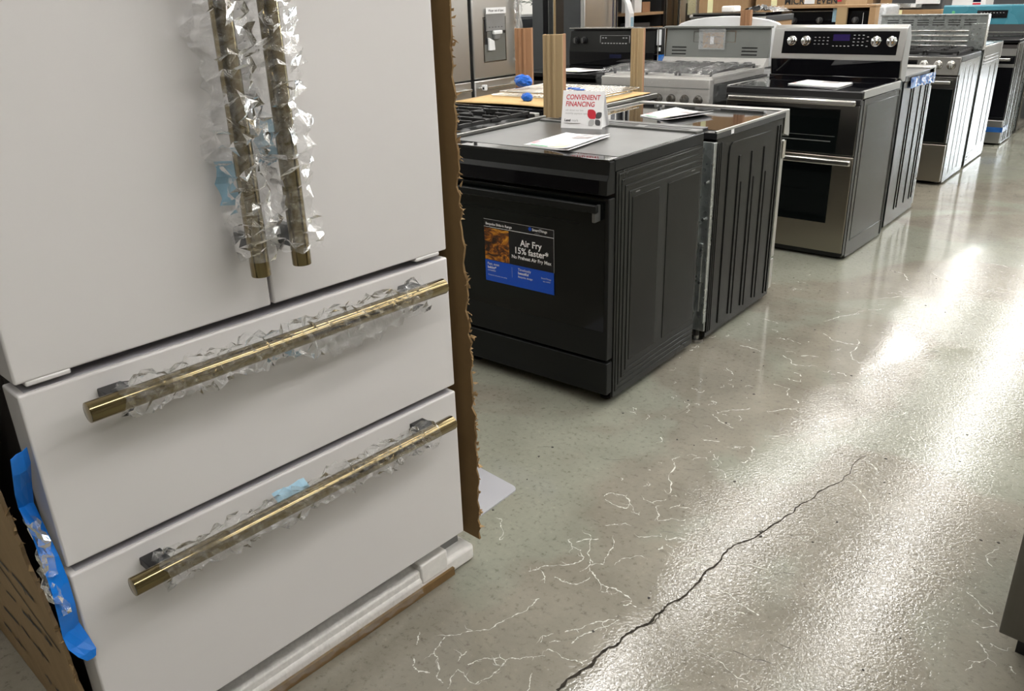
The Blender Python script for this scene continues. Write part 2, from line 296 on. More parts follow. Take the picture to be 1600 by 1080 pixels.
CRACK = [(-0.808,1.112),(-0.809,1.151),(-0.799,1.192),(-0.788,1.225),(-0.791,1.263),(-0.788,1.287),(-0.775,1.306),(-0.778,1.336),(-0.77,1.369),(-0.758,1.402),(-0.75,1.432),(-0.753,1.454),(-0.746,1.48),(-0.744,1.512),(-0.729,1.554),(-0.726,1.599),(-0.728,1.653),(-0.728,1.663),(-0.719,1.717),(-0.723,1.773),(-0.718,1.82),(-0.701,1.857),(-0.678,1.925),(-0.661,1.997),(-0.644,2.065),(-0.643,2.123),(-0.624,2.202),(-0.613,2.248),(-0.587,2.313),(-0.58,2.375),(-0.587,2.41),(-0.585,2.48),(-0.574,2.514)]

def wobble(pts, amp, n):
    for _ in range(n):
        q = [pts[0]]
        for a, b in zip(pts, pts[1:]):
            d = Vector((b[0] - a[0], b[1] - a[1])); L = d.length; nrm = Vector((-d.y, d.x)) / max(L, 1e-6)
            m_ = (Vector(a) + Vector(b)) / 2 + nrm * rnd(-amp, amp) * L; q += [(m_.x, m_.y), b]
        pts = q
    return pts
def ribbon(mb, pts, wfun, z):
    n = len(pts); vs = []
    for i, p in enumerate(pts):
        a = Vector(pts[max(0, i - 1)]); b = Vector(pts[min(n - 1, i + 1)]); d = (b - a).normalized() if (b - a).length > 1e-6 else Vector((1, 0))
        nr = Vector((-d.y, d.x)); w = wfun(i / max(1, n - 1))
        vs += [(p[0] + nr.x * w, p[1] + nr.y * w, z), (p[0] - nr.x * w, p[1] - nr.y * w, z)]
    mb.add(vs, [(2 * i, 2 * i + 1, 2 * i + 3, 2 * i + 2) for i in range(n - 1)])
sm = MB()
for ln in SCRATCHES:
    base = rnd(.0006, .0011); dist = math.hypot(ln[0][0], ln[0][1]); base *= .7 + dist * .22
    ribbon(sm, wobble(ln, .15, 3), lambda u: base * random.choice((.12, .3, .5, .7, 1.0, 1.0, 1.4, 2.3)), .0006)
    for k in range(len(ln)):
        if random.random() < .4:
            a = rnd(0, 2 * PI); L = rnd(.008, .035); p = ln[k]
            ribbon(sm, wobble([p, (p[0] + L * math.cos(a), p[1] + L * math.sin(a))], .3, 2), lambda u: base * rnd(.2, 1.1) * (1.1 - u), .0006)
CL = [(-1.41, 3.04), (-1.25, 3.2), (-1.29, 2.67), (-1.05, 2.57), (-1.25, 2.53), (-.9, 2.39), (-.97, 3.19), (-.95, 3.54), (-.9, 4.06), (-.65, 4.46), (-.58, 4.75), (-.96, 2.97), (-1.08, 1.93), (-.31, 2.4), (-1.4, 3.96), (-1.22, 2.4), (-.5, 3.6), (-.4, 4.2), (-1.0, 2.2), (-.8, 1.7), (-.55, 2.0)]
for cx, cy in CL:
    for k in range(7):
        x, y = cx + random.gauss(0, .10), cy + random.gauss(0, .13); a = rnd(0, PI); L = rnd(.004, .026); w0 = rnd(.0005, .0011) * (.7 + .2 * math.hypot(x, y))
        ribbon(sm, wobble([(x, y), (x + L * math.cos(a), y + L * math.sin(a)), (x + L * 1.7 * math.cos(a + .6), y + L * 1.7 * math.sin(a + .6))], .25, 2), lambda u: w0 * random.choice((.1, .3, .6, .9, 1.2, 2.0)), .0006)
o = sm.build('scratch_marks', 'scratch_white', floor, label='tangled white scuff and scratch marks'); o['kind'] = 'stuff'
cm = MB(); cp = wobble(CRACK, .10, 2); nC = len(cp)
ribbon(cm, cp, lambda u: (.0034 * (1 - u) + .0010) * rnd(.45, 1.35), .0009)
ribbon(cm, wobble([(p[0] + .006, p[1] + .004) for p in CRACK[9:13]], .2, 2), lambda u: .0012 * rnd(.4, 1.2), .0009)
cm.build('crack', 'crack_dark', floor, label='dark jagged crack across the concrete')
db = MB()
for _ in range(70):
    x, y = rnd(-1.6, .0), rnd(1.2, 4.6); r = rnd(.0015, .005); a = rnd(0, PI)
    ps = [(x + r * rnd(.5, 1.3) * math.cos(a + t * PI / 3), y + r * rnd(.5, 1.3) * math.sin(a + t * PI / 3)) for t in range(6)]
    db.prism(ps, 'z', 0, .001)
for _ in range(26):
    x, y = rnd(-1.5, -.3), rnd(1.4, 4.5); a = rnd(0, PI); L = rnd(.03, .09)
    ribbon(db, wobble([(x, y), (x + L * math.cos(a), y + L * math.sin(a))], .15, 2), lambda u: rnd(.0003, .0008), .0005)
o = db.build('debris_specks', 'debris', floor, label='small dark grit and scuffs'); o['kind'] = 'stuff'

# ------------------------------------------------------------ white refrigerator, its carton and packing
FY = PI / 2 - .0650; FL = (-1.3017, .4004, 0); FWD = .905
def sleeve(p, q, rf, nu, nv, mat, parent, name='plastic_wrap', lbl=None):
    """crumpled tube of clear film around a bar; rf(u, angle) gives the mean radius"""
    p = Vector(p); q = Vector(q); d = (q - p); ax = d.normalized(); a = Vector((0, -1, 0)); b = ax.cross(a)
    rr = [[rnd(0, 1) for _ in range(nv)] for _ in range(nu + 1)]
    mb = MB()
    def fn(u, v):
        i = round(u * nu); j = round(v * nv) % nv; ang = 2 * PI * v + .5 * math.sin(9 * u)
        r = rf(u, ang); r = max(.0225, r * (.72 + .56 * rr[i][j] ** 1.3))
        c = p + d * u + ax * (rr[i][(j + 3) % nv] - .5) * d.length / nu * .9
        return c + a * r * math.cos(ang) + b * r * math.sin(ang)
    mb.grid(fn, nu, nv, wrap=True); return mb.build(name, mat, parent, label=lbl)
fg = thing('refrigerator', 'tall matte white four-door refrigerator with brass bar handles', 'refrigerator', FL, FY)
MB().box(.006, FWD - .006, .075, .72, .088, 1.80).build('cabinet', 'cabinet_dark', fg, label='dark grey cabinet sides')
lip = .004
for i, (x0, x1, hx) in enumerate(((0, .4495, .404), (.4555, FWD, .489))):
    d = box('door', 'white_enamel', fg, x0, x1, 0, .068, .8916, 1.80, lip, seg=3)
    MB().cyl((hx, -.060, .974), (hx, -.060, 1.70), .0172, 28).build('handle_bar', 'brass_v', d, .0015, label='brushed brass bar')
    for zz in (1.025, 1.645): box('handle_mount', 'black_plastic', d, hx - .008, hx + .008, -.055, .001, zz - .02, zz + .02, .002)
    sleeve((hx, -.060, 1.005), (hx, -.060, 1.66), lambda u, g: .031 + .012 * math.sin(14 * u + i) ** 2 + (.016 if (.25 < u < .62 and math.cos(g) < .2) else 0), 60, 13, 'film', d, lbl='crinkled clear plastic')
    tx = MB(); s_ = -1 if i == 0 else -1
    tx.grid(lambda u, v: (hx + s_ * (.012 + .022 * v) + .003 * math.sin(9 * u), -.044 + .022 * v + .004 * math.cos(13 * u), 1.10 + .075 * u + (.0 if i == 0 else .06)), 6, 3)
    tx.build('tape', 'tape_pale', d)
    hg = box('hinge_cover', 'black_plastic', d, x0 + .03 if i == 0 else x1 - .13, x0 + .13 if i == 0 else x1 - .03, .01, .06, 1.80, 1.82, .004)
    px = (.015, .083) if i == 0 else (.812, .882)
    MB().box(px[0], px[1], -.0005, .03, .884, .893).build('door_stop', 'white_enamel', d, .003)
for i, (z0, z1, hz) in enumerate(((.5528, .8734, .837), (.126, .5358, .500))):
    d = box('drawer', 'white_enamel', fg, 0, FWD, 0, .072, z0, z1, lip, seg=3)
    box('top_strip', 'strip_grey', d, .012, FWD - .012, .0075, .068, z1 - .002, z1 + .0008)  # grey strip laid on the drawer top behind its front edge
    MB().cyl((.072, -.060, hz), (.834, -.060, hz), .0172, 28).build('handle_bar', 'brass_h', d, .0015, label='brushed brass bar')
    for xx in (.133, .775): box('handle_mount', 'black_plastic', d, xx - .02, xx + .02, -.055, .001, hz - .008, hz + .008, .002)
    if i == 0: rf = lambda u, g: .026 + .008 * math.sin(21 * u) ** 2 + ((.03 * math.sin(PI * min(1, (u - .45) / .55)) * max(0, math.sin(g - .3))) if u > .45 else 0)
    else: rf = lambda u, g: .025 + .009 * math.sin(17 * u + 1) ** 2
    sleeve((.122, -.060, hz), (.772, -.060, hz), rf, 64, 13, 'film', d, lbl='crinkled clear plastic')
    tx = MB(); X0 = .40 if i == 0 else .37
    tx.grid(lambda u, v: (X0 + .075 * u, -.05 + .02 * v, hz + (-.019 - .012 * v if i == 0 else .013 + .012 * v) + .002 * math.sin(9 * u)), 6, 3)
    tx.build('tape', 'tape_pale', d)

fb = thing('shipping_foam', 'white foam shipping base under the white refrigerator', 'packaging', FL, FY)
MB().box(.012, .957, .018, .70, 0, .050).build('foam_slab', 'foam', fb, .012, 3)
MB().box(.02, .855, .024, .10, .045, .068).build('foam_ledge', 'foam', fb, .004)
MB().box(.765, .855, .016, .09, .03, .088).build('foam_block', 'foam', fb, .004)
MB().box(.05, .85, .10, .69, .048, .088).build('foam_riser', 'foam', fb, .004)
MB().box(.012, .872, .010, .0178, .001, .024).build('cardboard_edge', 'cardboard', fb, label='brown cardboard strip')
MB().box(.858, .935, .06, .07, .05, .08).build('recess_shade', 'grey_trim', fb)  # grey plate stands in for the dark recess behind the low foam end
fm = MB(); rr = [[rnd(-1, 1) for _ in range(9)] for _ in range(61)]
def ff(u, v):
    n = rr[round(u * 60)][round(v * 8)]
    y = .10 - .098 * v; z = .075 + .018 * (1 - v) if v < .8 else .075 - .05 * (v - .8) / .2
    return (.03 + .72 * u + .004 * n, y - (.006 if v > .8 else 0), z + .006 * n)
fm.grid(ff, 60, 8); fm.build('film_sheet', 'film', fb, label='wrinkled clear plastic')

# opened carton around the refrigerator: two side walls and the back, corrugated board with torn front edges
ct = thing('carton', 'cut-open brown cardboard carton around the white refrigerator', 'box', FL, FY)
def board(wf_, n_edge, zlo, zhi, back, mi, mo, name, lab, thick=.007, tear=.006):
    N = 90; mb = MB(); vs = []
    for i in range(N + 1):
        z = zlo + (zhi - zlo) * i / N; e = -n_edge(z) + rnd(-tear, tear) * (2.0 if random.random() < .12 else 1)
        w = wf_(z); w2 = wf_(z)
        vs += [(w, e, z), (w + thick, e + rnd(0, .004), z), (w2, back, z), (w2 + thick, back, z)]
    fs = []
    for i in range(N):
        a = 4 * i; b = a + 4
        fs += [(a, b, b + 2, a + 2), (a + 1, a + 3, b + 3, b + 1), (a, a + 1, b + 1, b), (a + 2, b + 2, b + 3, a + 3)]
    fs += [(0, 2, 3, 1), (4 * N, 4 * N + 1, 4 * N + 3, 4 * N + 2)]
    o = mb.add(vs, fs).build(name, mi, ct, label=lab); return o
def wl(z): return .0 - .045 * min(1, z / .75) - .03 * max(0, z - .75) - .006
def nl(z): return -.085 + .02 * math.sin(5 * z)
lw_ = board(wl, nl, .004, 1.86, .74, 'cardboard_out', None, 'side_board', 'brown board with dark printing')
def wr(z): return .968
def nr_(z): return -.010 + .006 * math.sin(4 * z)
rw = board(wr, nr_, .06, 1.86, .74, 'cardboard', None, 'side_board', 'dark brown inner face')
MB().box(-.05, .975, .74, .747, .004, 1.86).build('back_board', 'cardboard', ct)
def frays(parent, wf_, ne, zs, out, thick):
    mb = MB()
    for z in zs:
        L = rnd(.003, .013); w = wf_(z) + rnd(0, thick); y = -ne(z); a = rnd(-1.2, 1.2); k = rnd(.0008, .003)
        p = [(w, y + .004, z - k), (w + .002, y + .004, z + k), (w + rnd(-.006, .008), y - L * math.cos(a), z + L * math.sin(a) + k * .5), (w + rnd(-.006, .006), y - L * .6, z - k)]
        mb.add(p + [(q[0] + .0015, q[1], q[2]) for q in p], [(0, 1, 2, 3), (7, 6, 5, 4), (0, 4, 5, 1), (1, 5, 6, 2), (2, 6, 7, 3), (3, 7, 4, 0)])
    o = mb.build('torn_edge', 'cardboard_torn', parent, label='ragged paper fibres'); o['kind'] = 'stuff'
frays(rw, wr, nr_, [rnd(.08, 1.5) for _ in range(90)], 1, .007)
frays(lw_, wl, nl, [rnd(.1, 1.0) for _ in range(46)], 1, .007)
# black printing on the outer left board: strokes of upside-down lettering and a ruled line
pr = MB()
def on(y, z): return (wl(z) - .0012, y, z)
def stroke(a, b, w):
    (y0, z0), (y1, z1) = a, b; d = Vector((y1 - y0, z1 - z0)); n = Vector((-d.y, d.x)).normalized() * w
    pr.add([on(y0 + n.x, z0 + n.y), on(y1 + n.x, z1 + n.y), on(y1 - n.x, z1 - n.y), on(y0 - n.x, z0 - n.y)], [(0, 1, 2, 3)])
for r_ in range(4):
    yy = .14
    while yy < .70:
        L = rnd(.03, .11); zc = .10 + .11 * r_
        if random.random() < .72:
            stroke((yy, zc), (yy + L, zc + rnd(-.01, .01)), rnd(.003, .007))
            if random.random() < .6: stroke((yy + L * .5, zc - .015), (yy + L * .5, zc + .015), .003)
        yy += L + rnd(.01, .03)
for k in range(14): stroke((.09 + .046 * k, .335 + .012 * k), (.09 + .046 * (k + 1), .335 + .012 * (k + 1)), .0032)
pr.build('printing', 'print_black', lw_, label='black printed strokes')['kind'] = 'stuff'

# blue packing tape and loose film in the gap left of the refrigerator
def strip(name, mat, lbl, cat, pts, wid, seed):
    """ribbon hung through points (w, n, z) in the refrigerator frame"""
    random.seed(seed); t = MB(); n = len(pts); vs = []
    for i, (w, nn, z, a, hw) in enumerate(pts):
        dx, dy = math.cos(a) * hw, math.sin(a) * hw
        for s in (-1, -.3, .4, 1): vs.append((w + s * dx, -nn + s * dy, z + rnd(-.004, .004)))
    t.add(vs, [(4 * i + j, 4 * i + j + 1, 4 * i + j + 5, 4 * i + j + 4) for i in range(n - 1) for j in range(3)])
    o = t.build(name, mat); o.location = FL; o.rotation_euler = (0, 0, FY)
    m = o.modifiers.new('thickness', 'SOLIDIFY'); m.thickness = .0006
    return tag(o, lbl, cat)
strip('packing_tape', 'tape_blue', 'bright blue packing tape hanging in the gap beside the white refrigerator', 'tape',
      [(-.020, .0, .785, .5, .017), (-.020, -.01, .75, .5, .019), (-.021, -.03, .71, .5, .018), (-.021, -.045, .67, .3, .013), (-.020, -.02, .625, .4, .013), (-.020, .0, .58, .3, .015), (-.020, .01, .53, .4, .017), (-.021, .01, .48, .4, .018), (-.021, .0, .435, .4, .018), (-.018, .012, .412, .3, .020), (-.012, .022, .392, .2, .016), (-.008, .022, .378, .1, .008)], .02, 3)
pw = MB(); random.seed(5); rr = [[rnd(0, 1) for _ in range(8)] for _ in range(19)]
def pf(u, v):
    k = rr[round(u * 18)][round(v * 8) % 8]; a = 2 * PI * v; r = .008 + .012 * k * (1 + .6 * math.sin(PI * u))
    return (-.026 + .004 * math.sin(7 * u) + .6 * r * math.cos(a), .02 - .03 * u + r * math.sin(a), .655 - .17 * u)
pw.grid(pf, 18, 8, wrap=True)
o = pw.build('plastic_film', 'film_thick'); o.location = FL; o.rotation_euler = (0, 0, FY)
tag(o, 'wad of crumpled clear plastic stuffed between carton and white refrigerator', 'plastic wrap')
random.seed(21)
# steel plate on the floor behind the carton
pl = [(-1.372, 1.47), (-1.372, 1.66)] + [(-1.397 + .025 * math.cos(a), 1.672 + .025 * math.sin(a)) for a in (.2, .6, 1.0, 1.4)] + [(-1.56, 1.718), (-1.95, 1.735), (-1.95, 1.47)]
tag(MB().prism(pl, 'z', 0.0, .004).build('steel_plate', 'sheet_metal'), 'flat grey steel plate on the floor behind the cardboard carton', 'plate')

# ------------------------------------------------------------ kitchen ranges: shared pieces (front at y = 0 looks along -y)
def feet(t, W, D, z=.03):
    for x in (.06, W - .06):
        for y in (.05, D - .05):
            MB().cyl((x, y, 0), (x, y, .008), .022, 12).cyl((x, y, .008), (x, y, z + .02), .012, 10).build('foot', 'black_plastic', t)
def grates(t, x0, x1, y0, y1, z, n=3, mat='cast_iron'):
    w = (x1 - x0) / n
    for k in range(n):
        a = x0 + w * k + .006; b = a + w - .012; m = MB(); h = .016
        for yy in (y0, (y0 + y1) / 2 - .006, y1 - .012): m.box(a, b, yy, yy + .012, z + .014, z + .014 + h)
        for xx in (a, b - .012): m.box(xx, xx + .012, y0, y1, z + .014, z + .014 + h)
        for i in range(6):
            yy = y0 + (y1 - y0) * (i + .7) / 6.4
            m.box(a, a + w * .36, yy, yy + .009, z + .016, z + .036); m.box(b - w * .36, b, yy, yy + .009, z + .016, z + .036)
        for xx in (a, b - .014):
            for yy in (y0, y1 - .014): m.box(xx, xx + .014, yy, yy + .014, z, z + .02)
        m.build('grate', mat, t, .002, 1)
        for yy in (y0 + (y1 - y0) * .27, y0 + (y1 - y0) * .75):
            c = ((a + b) / 2, yy); MB().cyl((*c, z - .004), (*c, z + .008), .045, 18).cyl((*c, z + .008), (*c, z + .016), .034, 18).build('burner', 'cast_iron', t)
def knob(t, x, y, z, r, mat='steel_bright', dep=.03, ins='black_plastic', tilt=0.0):
    d = Vector((0, -math.cos(tilt), math.sin(tilt))); p = Vector((x, y, z))
    k = MB().cyl(p, p + d * .008, r * 1.18, 20).cyl(p + d * .008, p + d * dep, r, 20, r * .88).build('knob', mat, t, .0015)
    g = p + d * dep; u = Vector((0, d.z, -d.y)) if abs(d.z) > 0 else Vector((0, 0, 1))
    MB().add([g + Vector((-.004, 0, 0)) - u * r * .8 + d * .004, g + Vector((.004, 0, 0)) - u * r * .8 + d * .004, g + Vector((.004, 0, 0)) + u * r * .8 + d * .004, g + Vector((-.004, 0, 0)) + u * r * .8 + d * .004,
              g + Vector((-.004, 0, 0)) - u * r * .8 - d * .004, g + Vector((.004, 0, 0)) - u * r * .8 - d * .004, g + Vector((.004, 0, 0)) + u * r * .8 - d * .004, g + Vector((-.004, 0, 0)) + u * r * .8 - d * .004],
             [(0, 1, 2, 3), (7, 6, 5, 4), (0, 4, 5, 1), (1, 5, 6, 2), (2, 6, 7, 3), (3, 7, 4, 0)]).build('grip', ins, k)
def bar_handle(d, x0, x1, y, z, h=.022, dep=.02, mat='steel_h', m2=None):
    box('handle', mat, d, x0, x1, y - .055, y - .055 + dep, z - h / 2, z + h / 2, .005)
    for xx in (x0 + .03, x1 - .05): box('handle_mount', m2 or mat, d, xx, xx + .02, y - .036, y, z - h * .4, z + h * .4, .002)
def oven_door(t, x0, x1, z0, z1, mat, win=None, wmat='oven_glass', y=-.04, handle=None, hm='steel_h', bev=.004):
    d = box('oven_door', mat, t, x0, x1, y, -.002, z0, z1, bev)
    if win: MB().box(win[0], win[1], y - .002, y + .004, win[2], win[3]).build('window', wmat, d, .0015, label='dark glass window')
    if handle: bar_handle(d, x0 + .03, x1 - .03, y, handle, mat=hm)
    return d
def shell(t, W, D, H, side='slate_side', z0=.03, back='galvanised', sides=True):
    MB().box(.012, W - .012, .0, D - .012, z0 + .01, H - .03).build('body', 'cabinet_dark', t)
    if sides:
        box('side_panel', side, t, 0, .012, 0, D, z0, H, .002); box('side_panel', side, t, W - .012, W, 0, D, z0, H, .002)
    box('back_panel', back, t, .012, W - .012, D - .011, D, z0, H)
    feet(t, W, D, z0)
def flyer(name, lbl, pts, z, seed=0, curl=.012, nu=8, bands=True, cat='flyer', two=True):
    """letter-size sheets on a cooktop; pts are the four corners on the table, near-left first"""
    random.seed(seed); t = thing(name, lbl, cat, (pts[0][0], pts[0][1], z)); o0 = Vector((pts[0][0], pts[0][1]))
    q = [Vector(p) - o0 for p in pts]
    def P(u, v, h, c): 
        b = q[0] * (1 - u) * (1 - v) + q[3] * u * (1 - v) + q[2] * u * v + q[1] * (1 - u) * v
        return (b.x, b.y, h + c * max(0, u - .55) ** 2 * 4 + c * .4 * max(0, .25 - u) * 2 * v)
    for k in range(2 if two else 1):
        a = .02 * k
        m = MB(); m.grid(lambda u, v: P(u + a, v - a, .0012 + .003 * (1 - k), curl * (1 - .5 * k)), nu, 6); o = m.build('sheet', 'paper', t, smooth=True)
        md = o.modifiers.new('thickness', 'SOLIDIFY'); md.thickness = .0006; md.offset = 1
    def patch(nm, mat, u0, u1, v0, v1):
        m = MB(); m.grid(lambda u, v: P(u0 + (u1 - u0) * u, v0 + (v1 - v0) * v, .0056, curl), 6, 2); m.build(nm, mat, t)
    if bands:
        patch('print', 'print_soft', .42, .8, .66, .84); patch('print', 'print_soft', .4, .85, .9, .94)
        patch('print', 'print_pink', .03, .12, .12, .3); patch('print', 'print_green', .12, .5, .02, .06); patch('print', 'print_yellow', .5, .85, .06, .3)
        for k in range(4): patch('print', 'print_grey', .25, .7, .36 + .06 * k, .375 + .06 * k)
    return t

# ---- first row, nearest: charcoal slide-in range
W, D = .757, .6297
a1 = thing('slide_in_range', 'charcoal slide-in range with blue and black door sticker, nearest in the row', 'range', (-1.4352 - W, 2.3426, 0))
MB().box(.012, W - .012, 0, D - .012, .05, .86).build('body', 'cabinet_dark', a1)
box('side_panel', 'slate_side', a1, 0, .012, 0, D, .030, .868, .002)
sp = MB().box(W - .012, W, 0, D, .030, .868)
xo, xi = W + .0032, W - .004
for k, (yy, zt, zb) in enumerate(((.012, .859, .052), (.032, .836, .072), (.055, .812, .092), (.081, .788, .114))):
    sp.box(xi, xo, yy, yy + .010, zb, zt); sp.box(xi, xo, yy + .010, D - .004, zt - .010, zt); sp.box(xi, xo, yy + .010, D - .004, zb, zb + .008)
spo = sp.build('side_panel', 'slate_side', a1, .0014, 1, label='side stamped with nested steps')
for y0, y1 in ((.103, .295), (.357, .615)): MB().box(W - .004, W + .0022, y0, y1, .148, .765).build('inset_panel', 'slate_gloss', spo, .002)
box('back_panel', 'galvanised', a1, .012, W - .012, D - .011, D, .03, .868)
for y, z in ((.135, .779), (.55, .779)): box('clip_slot', 'grey_trim', spo, W + .001, W + .0036, y - .014, y + .014, z - .002, z + .002)
feet(a1, W, D, .03)
ck = box('cooktop', 'slate', a1, 0, W, -.012, D, .869, .910, .003)
box('glass', 'mirror_glass', ck, .006, W - .006, -.042, .572, .905, .9125, .002, 'mirror-black glass strip')
box('protective_film', 'slate_film', ck, .010, W - .010, .022, .570, .9126, .9135)
vt = box('vent_trim', 'slate_light', ck, .012, W - .006, .575, D + .004, .905, .922, .004)
for k in range(3): box('vent_slot', 'slate', vt, .05 + .235 * k, .24 + .235 * k, .588, .618, .9215, .9228)
cp_ = MB(); cp_.prism([(-.040, .905), (-.008, .905), (-.008, .797), (-.060, .797), (-.056, .845), (-.046, .862)], 'x', .002, W - .002)
cpo = cp_.build('control_panel', 'slate', a1, .002)
MB().prism([(-.0615, .800), (-.0575, .845), (-.052, .845), (-.056, .800)], 'x', .004, W - .034).build('touch_glass', 'black_glass', cpo)
d1 = box('oven_door', 'slate', a1, .003, W - .003, -.042, -.002, .192, .783, .004)
box('window', 'oven_glass', d1, .003, W - .016, -.0435, -.036, .302, .780, .001, 'glossy black glass')
box('glass_edge', 'slate', d1, .06, .635, -.0445, -.042, .684, .689)
box('handle', 'slate', d1, .03, W - .03, -.082, -.062, .738, .765, .004)
for xx in (.035, W - .047): box('handle_mount', 'slate_light', d1, xx, xx + .012, -.078, -.042, .706 if xx > .3 else .74, .762, .002)
box('drawer', 'slate', a1, .003, W - .003, -.040, -.002, .054, .180, .004)
# door sticker
sk = box('sticker', 'sticker_black', d1, .203, .529, -.0449, -.0437, .402, .646)
yS = -.0453
box('blue_band', 'print_blue', sk, .203, .529, yS, -.0448, .402, .486)
box('rule', 'print_white', sk, .203, .529, yS, -.0448, .6155, .6172); box('rule', 'print_grey', sk, .5277, .529, yS, -.0448, .402, .646)
box('rule', 'print_grey', sk, .203, .529, yS, -.0448, .6447, .646)
fo = box('food_photo', 'print_black', sk, .204, .322, yS, -.0448, .488, .612, label='golden close-up food photo')
m, nt, b = newmat('food_print'); setp(b, (.4, .2, .02), .35)
v_ = coords(nt, (1, 1, 1.6)); n1 = noise(nt, v_, 14, 5, .65, 2.0)
nt.links.new(ramp(nt, n1, [(.40, (.012, .004, .002)), (.50, (.16, .045, .006)), (.57, (.45, .16, .01)), (.65, (.70, .36, .03)), (.76, (.85, .62, .2))]), b.inputs['Base Color'])
fo.data.materials[0] = m
yT = -.0456
def T(s, size, x, z, al='CENTER', mat='print_white', bold=.0, sx=1.0): text(s, size, mat, sk, at(x, yT, z), al, bold, 0, sx=sx)
T('Bespoke Slide-in Range', .0135, .212, .624, 'LEFT', bold=.0002); T('SmartThings', .0135, .432, .630, 'LEFT', bold=.0003); T('a  b  c', .008, .445, .620, 'LEFT', 'print_grey')
MB().cyl((.422, yT, .635), (.422, -.0448, .635), .007, 16).build('logo_dot', 'print_blue', sk)
T('Air Fry', .034, .425, .565, bold=.0006); T('15% faster*', .034, .425, .534, bold=.0006); T('No Preheat Air Fry Max', .0185, .425, .513, bold=.0004)
T('Fast, even', .0145, .214, .467, 'LEFT'); T('baking*', .0145, .214, .453, 'LEFT', bold=.0003); T('convection', .009, .214, .443, 'LEFT'); T('*Compared to the earlier oven setting', .006, .214, .425, 'LEFT')
T('Timelessly', .0145, .362, .467, 'LEFT'); T('beautiful', .0145, .362, .453, 'LEFT', bold=.0003); T('Bespoke design', .011, .362, .440, 'LEFT'); T('SmartThings', .009, .470, .455, 'LEFT'); T('app enabled', .007, .478, .445, 'LEFT')
box('rule', 'print_grey', sk, .333, .3338, yS - .0002, -.0448, .435, .475)
# tent sign
def tent():
    t = thing('tent_sign', 'white folded tent card reading CONVENIENT FINANCING on the charcoal range', 'sign', (-1.987, 2.80, .9136), math.radians(12)); w, h, dp = .178, .143, .085
    def slab(y0, y1, nm):
        mb = MB(); mb.add([(0, y0, 0), (w, y0, 0), (w, y1, h), (0, y1, h), (0, y0 + .0012, 0), (w, y0 + .0012, 0), (w, y1 + .0012, h), (0, y1 + .0012, h)],
                          [(0, 1, 2, 3), (7, 6, 5, 4), (0, 4, 5, 1), (1, 5, 6, 2), (2, 6, 7, 3), (3, 7, 4, 0)]); return mb.build(nm, 'paper', t)
    f = slab(0, dp * .35, 'front_panel'); slab(dp, dp * .36, 'rear_panel')
    gs = MB(); gs.add([(w - .012, .001, .001), (w - .012, dp, .001), (w - .012, dp * .36, h - .002)], [(0, 1, 2)]); gs.build('gusset', 'paper', t)
    th = math.atan2(dp * .35, h); R = Matrix.Rotation(-th, 4, 'X') @ FRONT
    def put(s, size, x, z, mat, **k): text(s, size, mat, f, Matrix.Translation((x, z * dp * .35 / h - .0008, z)) @ R, **k)
    put('CONVENIENT', .0275, .014, .110, 'print_red', bold=.0004, shear=.12, sx=.84); put('FINANCING', .0275, .014, .084, 'print_red', bold=.0004, shear=.12, sx=.84)
    put('ask about our low', .0105, .016, .066, 'print_grey'); put('monthly payment options', .0105, .016, .054, 'print_grey')
    put('Lend', .0135, .014, .026, 'print_dark', bold=.0005); put('mark', .0135, .046, .026, 'print_grey'); 
    def leaf(cx, cz, s, mat, fx, fz):
        pts = []
        for i in range(24):
            a = 2 * PI * i / 24; e = 4.5; c, s_ = math.cos(a), math.sin(a)
            rnd_ = (c * fx > 0) == (s_ * fz > 0)           # two opposite corners square, two round
            k = 1 / (abs(c) ** (7 if rnd_ else 2) + abs(s_) ** (7 if rnd_ else 2)) ** (1 / (7 if rnd_ else 2)); pts.append((cx + s * k * c, cz + s * k * s_))
        mb = MB(); mb.add([(x, z * dp * .35 / h - .0009, z) for x, z in pts], [tuple(range(24))]); mb.build('logo_leaf', mat, f)
    leaf(.130, .056, .018, 'print_red', 1, -1); leaf(.160, .052, .0125, 'print_dark', 1, 1); leaf(.131, .023, .0125, 'print_grey', 1, 1); leaf(.158, .025, .0115, 'print_dark', -1, 1)
    box('rule', 'print_grey', f, .014, .085, .0005, .0012 + .0028, .0205, .0212)
tent()
flyer('price_flyer', 'white printed price sheets lying in front of the tent sign', [(-1.857, 2.385), (-1.871, 2.673), (-1.68, 2.686), (-1.643, 2.362)], .9137, 1)

# ---- second in the row: dark range standing back to back with the first, its ribbed side to the aisle
XR = -1.42; a2 = thing('slide_in_range', 'black range with vertical pressed ribs, back to back with the charcoal range', 'range', (XR, 3.75, 0), PI)
W2, D2 = .757, .70
MB().box(.03, W2 - .012, .0, D2 - .03, .05, .86).build('body', 'cabinet_dark', a2)
sp = MB().box(0, .010, .012, D2 - .012, .03, .872); xo = -.0045
for k in range(3): sp.box(xo, .004, D2 - .025 - .016 * k, D2 - .017 - .016 * k, .05, .855)            # ribs by the back edge
for k in range(2): sp.box(xo, .004, .03 + .03 * k, .042 + .03 * k, .05, .845)
for yy in (.474, .345, .215): sp.box(xo, .004, yy - .02, yy - .003, .07, .775); 
for yy in (.44, .31, .18): sp.box(xo * .7, .004, yy - .012, yy - .006, .06, .66)
pan = [(.575, .06), (.575, .80), (.567, .828), (.545, .842), (.14, .836), (.14, .826), (.54, .832), (.558, .822), (.566, .798), (.566, .06)]
sp.prism(pan, 'x', xo, .004)
spo = sp.build('side_panel', 'slate_gloss', a2, .0014, 1, label='glossy black side with pressed ribs')
box('side_panel', 'slate_side', a2, W2 - .012, W2, 0, D2, .03, .872, .002)
